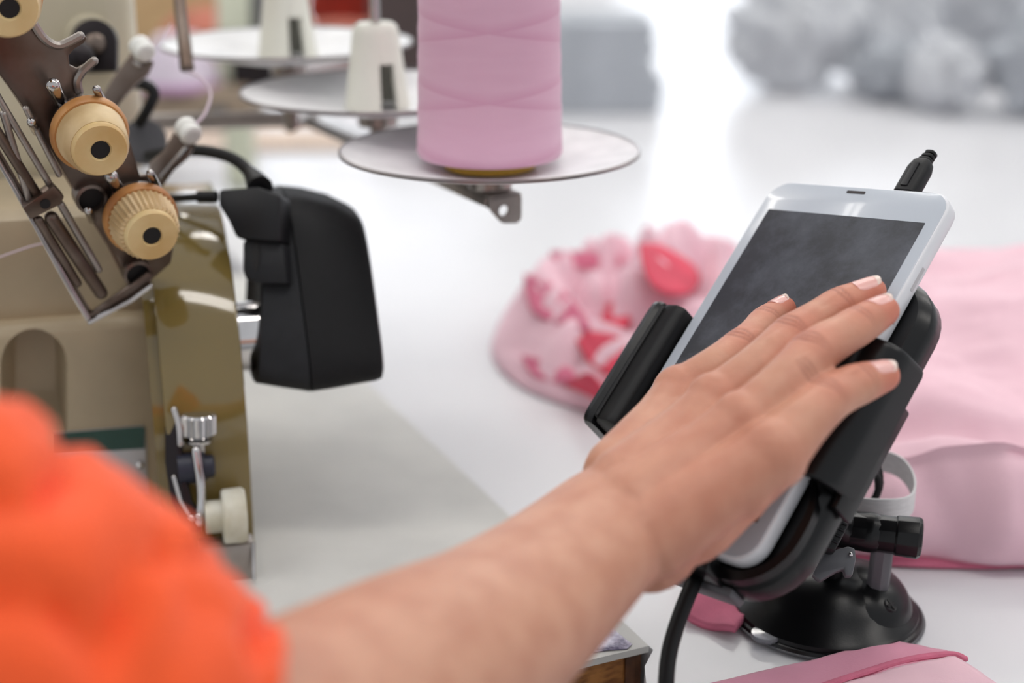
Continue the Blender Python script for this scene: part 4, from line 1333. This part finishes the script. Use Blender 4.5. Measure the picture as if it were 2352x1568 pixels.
FING = {   # px, py, height over the glass, radius
    'pinky': [(1568, 908, .030, .0112), (1640, 850, .030, .0090), (1703, 800, .0235, .0079), (1732, 770, .0180, .0071), (1760, 741, .0125, .0069), (1798, 709, .0068, .0056)],
    'ring': [(1650, 932, .0350, .0120), (1740, 850, .0325, .0098), (1820, 774, .0250, .0088), (1880, 732, .0180, .0078), (1932, 702, .0125, .0076), (2000, 670, .0072, .0062)],
    'middle': [(1712, 978, .0400, .0122), (1795, 893, .0385, .0100), (1866, 815, .0320, .0091), (1925, 775, .0245, .0081), (1972, 748, .0185, .0078), (2028, 714, .0110, .0064)],
    'index': [(1776, 1044, .0400, .0120), (1840, 975, .0370, .0098), (1897, 920, .0300, .0090), (1940, 897, .0240, .0081), (1980, 880, .0190, .0077), (2028, 863, .0135, .0063)],
    'thumb': [(1560, 1195, .0330, .0150), (1650, 1140, .0250, .0135), (1720, 1075, .0190, .0105), (1765, 1025, .0140, .0092), (1792, 985, .0095, .0075)],
}
FP = {k: [(pp(x, y, h), r) for x, y, h, r in v] for k, v in FING.items()}
hand = MB()
for k, ch in FP.items():
    pts = smoothpath([p for p, r in ch], 6)
    rad = smoothvals([r for p, r in ch], 6)
    hand.tube(pts, rad, 20, round_ends=True, up=PN, flat=0.94)
WR = pp(1418, 1198, .050)
# metacarpals into the wrist
carp = {'pinky': (1432, 1092, .046, .0150), 'ring': (1450, 1130, .050, .0170), 'middle': (1462, 1170, .052, .0175), 'index': (1490, 1225, .050, .0165)}
for k, c in carp.items():
    p0, r0 = FP[k][0]
    p1 = pp(c[0], c[1], c[2])
    hand.tube([p0, p0.lerp(p1, 0.33), p0.lerp(p1, 0.66), p1], [r0, r0 * 1.02, (r0 + c[3]) / 2, c[3]], 20, round_ends=True, up=PN)
# palm slab
mI, mP = FP['index'][0][0], FP['pinky'][0][0]
hand.tube([mP - PN * 0.002, mI - PN * 0.003], [0.0105, 0.0105], 18, round_ends=True)
for t in (0.3, 0.6, 0.85):
    a_ = mP.lerp(pp(1432, 1092, .046), t) - PN * 0.003
    b_ = mI.lerp(pp(1490, 1225, .050), t) - PN * 0.003
    hand.tube([a_, b_], 0.0125, 18, round_ends=True)
# web between thumb and index, ball of the thumb
hand.ball(pp(1675, 1122, .030), (0.016, 0.0145, 0.013), (PA, PB, PN))
hand.ball(pp(1600, 1180, .034), (0.0165, 0.020, 0.014), (PA, PB, PN))
hand.ball(pp(1500, 1235, .042), (0.018, 0.020, 0.017), (PA, PB, PN))
hand.tube([mI - PN * 0.004, pp(1700, 1120, .030), pp(1610, 1190, .034)], [0.009, 0.0115, 0.014], 16, round_ends=True)
# knuckle heads
for k in ('pinky', 'ring', 'middle', 'index'):
    p0, r0 = FP[k][0]
    hand.ball(p0 + PN * 0.0012, r0 * 1.02)
# forearm, elbow, upper arm
ARM = [(1452, 1175, .534, .0245, .0190), (1415, 1200, .526, .0262, .0192), (1350, 1255, .515, .0272, .0200), (1250, 1345, .497, .0290, .0232), (1120, 1450, .472, .0318, .0272), (950, 1565, .440, .0350, .0322),
       (780, 1685, .412, .0375, .0360), (600, 1800, .388, .0400, .0390), (400, 1850, .370, .0410, .0410), (240, 1795, .360, .0420, .0420), (60, 1675, .354, .0430, .0430), (-200, 1520, .348, .045, .045), (-450, 1400, .346, .048, .048)]
ctr = smoothpath([at(x, y, d) for x, y, d, _, _ in ARM], 5)
ra = smoothvals([a for _, _, _, a, _ in ARM], 5)
rb = smoothvals([b for _, _, _, _, b in ARM], 5)
loops = []
xw = None
for i, p in enumerate(ctr):
    t = (ctr[min(i + 1, len(ctr) - 1)] - ctr[max(i - 1, 0)]).normalized()
    xw = (PA if xw is None else xw)
    xw = (xw - t * xw.dot(t)).normalized()
    y_ = t.cross(xw)
    loops.append([p + xw * (math.cos(a) * ra[i]) + y_ * (math.sin(a) * rb[i]) for a in [2 * math.pi * j / 32 for j in range(32)]])
hand.loft(loops)
ob = hand.build('person', m_skin, smooth=0, origin=at(-150, 1400, .345))
md = ob.modifiers.new('merge', 'REMESH')
md.mode = 'VOXEL'
md.voxel_size = 0.0009
md2 = ob.modifiers.new('soft', 'SMOOTH')
md2.factor = 0.5
md2.iterations = 9
dg = bpy.context.evaluated_depsgraph_get()
me = bpy.data.meshes.new_from_object(ob.evaluated_get(dg))
ob.modifiers.clear()
old = ob.data
ob.data = me
bpy.data.meshes.remove(old)
org = V(ob.location)
# creases on finger backs, flush at knuckles and tips, as geometry plus skin tone
cre = [0.0] * len(me.vertices)
flu = [0.0] * len(me.vertices)
me.update()
nrm = [V(v.normal) for v in me.vertices]
pos = [V(v.co) + org for v in me.vertices]
joints = []
for k in ('pinky', 'ring', 'middle', 'index'):
    ch = FP[k]
    for ji, offs, w in ((2, (-0.0032, -0.0008, 0.0018), 1.0), (4, (-0.0014, 0.0010), 0.8)):
        p, r = ch[ji]
        t = (ch[ji + 1][0] - ch[ji - 1][0]).normalized()
        joints.append((p, t, r, offs, w))
tips = [FP[k][-1] for k in FP]
mcp = [FP[k][0] for k in ('pinky', 'ring', 'middle', 'index')]
hand_c = pp(1720, 930, .03)
for i, p in enumerate(pos):
    if (p - hand_c).length > 0.11:
        continue
    n_ = nrm[i]
    dz = 0.0
    for (c, t, r, offs, w) in joints:
        q = p - c
        if q.length > r * 2.0:
            continue
        s = q.dot(t)
        dor = max(0.0, min(1.0, n_.dot(PN) * 1.4 + 0.25))
        lat = math.exp(-((q - t * s).length_squared - r * r) ** 2 / (2 * (0.00008) ** 2)) if False else 1.0
        la = q.dot(t.cross(PN)) / 0.0075
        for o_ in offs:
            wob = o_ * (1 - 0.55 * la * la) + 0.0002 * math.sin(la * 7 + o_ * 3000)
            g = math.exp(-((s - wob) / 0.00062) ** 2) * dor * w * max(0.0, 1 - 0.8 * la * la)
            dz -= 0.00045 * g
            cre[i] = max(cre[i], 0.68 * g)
        flu[i] = max(flu[i], 0.55 * math.exp(-(q.length / (r * 1.3)) ** 2 * 0.8) * dor)
        dz += 0.0005 * math.exp(-(s / 0.005) ** 2) * dor * w
    for c, r in tips:
        l_ = (p - c).length
        if l_ < r * 3:
            flu[i] = max(flu[i], 0.75 * math.exp(-(l_ / (r * 1.7)) ** 4))
    for c, r in mcp:
        l_ = (p - c).length
        if l_ < r * 2:
            flu[i] = max(flu[i], 0.3 * math.exp(-(l_ / (r * 1.2)) ** 4))
    if dz:
        me.vertices[i].co = me.vertices[i].co + n_ * dz
# flush along the thumb side of the hand
th_c = pp(1640, 1180, .03)
for i, p in enumerate(pos):
    l_ = (p - th_c).length
    if l_ < 0.07:
        flu[i] = max(flu[i], 0.35 * math.exp(-(l_ / 0.035) ** 2))
for nm, arr in (('crease', cre), ('flush', flu)):
    at_ = me.attributes.new(nm, 'FLOAT', 'POINT')
    at_.data.foreach_set('value', arr)
me.shade_smooth()
if not me.materials:
    me.materials.append(m_skin)
tag(ob, 'person in an orange top reaching out to touch the phone screen with the left hand', 'person')
bvh = BVHTree.FromPolygons([tuple(V(v.co) + org) for v in me.vertices], [tuple(p.vertices) for p in me.polygons])


def nail(k, length, width, tilt=0.0):
    ch = FP[k]
    tip, r = ch[-1]
    t = (tip - ch[-2][0]).normalized()
    nd = (PN - t * PN.dot(t)).normalized()
    sd = t.cross(nd)
    nd = (nd * math.cos(tilt) + sd * math.sin(tilt)).normalized()
    sd = t.cross(nd)
    nu, nv = 9, 11
    grid = [[None] * nu for _ in range(nv)]
    for i in range(nu):
        u = 2 * i / (nu - 1) - 1
        hs = []
        for j in range(nv):
            v = j / (nv - 1)
            w = width * (1 - 0.30 * max(0, (v - 0.7) / 0.3) ** 2 - 0.25 * max(0, (0.18 - v) / 0.18) ** 2)
            s = -length * 0.60 + length * v - 0.0014 * (u * u) * (1 if v > 0.7 else 0.3) * (1 if v > 0.5 else -1)
            o_ = tip + t * s + sd * (math.sin(u) * w * 0.60)
            if s < 0.0008 or len(hs) < 3:
                hit = bvh.ray_cast(o_ + nd * 0.02, -nd)[0]
                h_ = (hit - o_).dot(nd) if hit is not None else r * 0.9 * math.cos(u)
                h_ = max(r * 0.35, min(r * 1.25, h_))
            else:
                h_ = hs[-1] + (hs[-1] - hs[-2]) * 1.12
            hs.append(h_)
            grid[j][i] = o_ + nd * (h_ + 0.00035 - 0.0004 * abs(u) ** 3)
    b = MB()
    up_ = [p for rw in grid for p in rw]
    dn_ = [p - nd * 0.0007 for p in up_]
    fs = []
    for j in range(nv - 1):
        for i in range(nu - 1):
            q = j * nu + i
            fs.append((q, q + 1, q + nu + 1, q + nu))
            z = q + nu * nv
            fs.append((z, z + nu, z + nu + 1, z + 1))
    rim_ = [i for i in range(nu)] + [j * nu + nu - 1 for j in range(1, nv)] + [(nv - 1) * nu + i for i in range(nu - 2, -1, -1)] + [j * nu for j in range(nv - 2, 0, -1)]
    for a, c in zip(rim_, rim_[1:] + rim_[:1]):
        fs.append((a, a + nu * nv, c + nu * nv, c))
    b.add(up_ + dn_, fs)
    o = b.build('fingernail', m_nail, ob, smooth=60)
    # pale free edge
    e = MB()
    strip = grid[-3:]
    up2 = [p + nd * 0.00012 for rw in strip for p in rw]
    e.add(up2, [(j * nu + i, j * nu + i + 1, (j + 1) * nu + i + 1, (j + 1) * nu + i) for j in range(2) for i in range(nu - 1)])
    e.build('nail_edge', m_nailtip, o, smooth=60)


nail('pinky', 0.0098, 0.0072)
nail('ring', 0.0112, 0.0085)
nail('middle', 0.0112, 0.0088)
nail('index', 0.0108, 0.0084, 0.25)

# sleeve: loose orange tube over elbow and upper arm
SL = [(268, 1818, .362, .053), (218, 1772, .360, .0545), (76, 1655, .355, .0555), (-70, 1545, .350, .0555), (-260, 1430, .348, .057), (-500, 1310, .346, .060)]
ctr = smoothpath([at(x, y, d) for x, y, d, _ in SL], 6)
rs = smoothvals([r for *_, r in SL], 6)
loops = []
xw = None
nn = 72
for i, p in enumerate(ctr):
    t = (ctr[min(i + 1, len(ctr) - 1)] - ctr[max(i - 1, 0)]).normalized()
    xw = V((0, 0, 1)) if xw is None else xw
    xw = (xw - t * xw.dot(t)).normalized()
    y_ = t.cross(xw)
    lp_ = []
    for j in range(nn):
        a = 2 * math.pi * j / nn
        q = V((math.cos(a) * 1.6, math.sin(a) * 1.6, i * 0.16))
        nz_ = noise.noise(V((math.cos(a) * 1.5 + i * 0.05, math.sin(a) * 1.5, i * 0.15)))
        n2_ = noise.noise(V((math.cos(a) * 2.6, math.sin(a) * 2.6 + 7, i * 0.11)))
        k = 1.02 + 0.05 * fbm(q.x, q.y, q.z, 2) - 0.15 * math.exp(-(nz_ / 0.10) ** 2) - 0.06 * math.exp(-(n2_ / 0.09) ** 2)
        if i < 2:
            k *= 1.0
        lp_.append(p + (xw * math.cos(a) + y_ * math.sin(a)) * (rs[i] * k))
    loops.append(lp_)
# turned-in hem
hem = []
for f_, s_ in ((0.86, 0.012), (0.93, 0.004)):
    t = (ctr[1] - ctr[0]).normalized()
    hem.append([ctr[0] + (p - ctr[0]) * f_ + t * s_ for p in loops[0]])
MB().loft(hem + loops, (False, True)).build('sleeve', m_orange, ob, smooth=80)
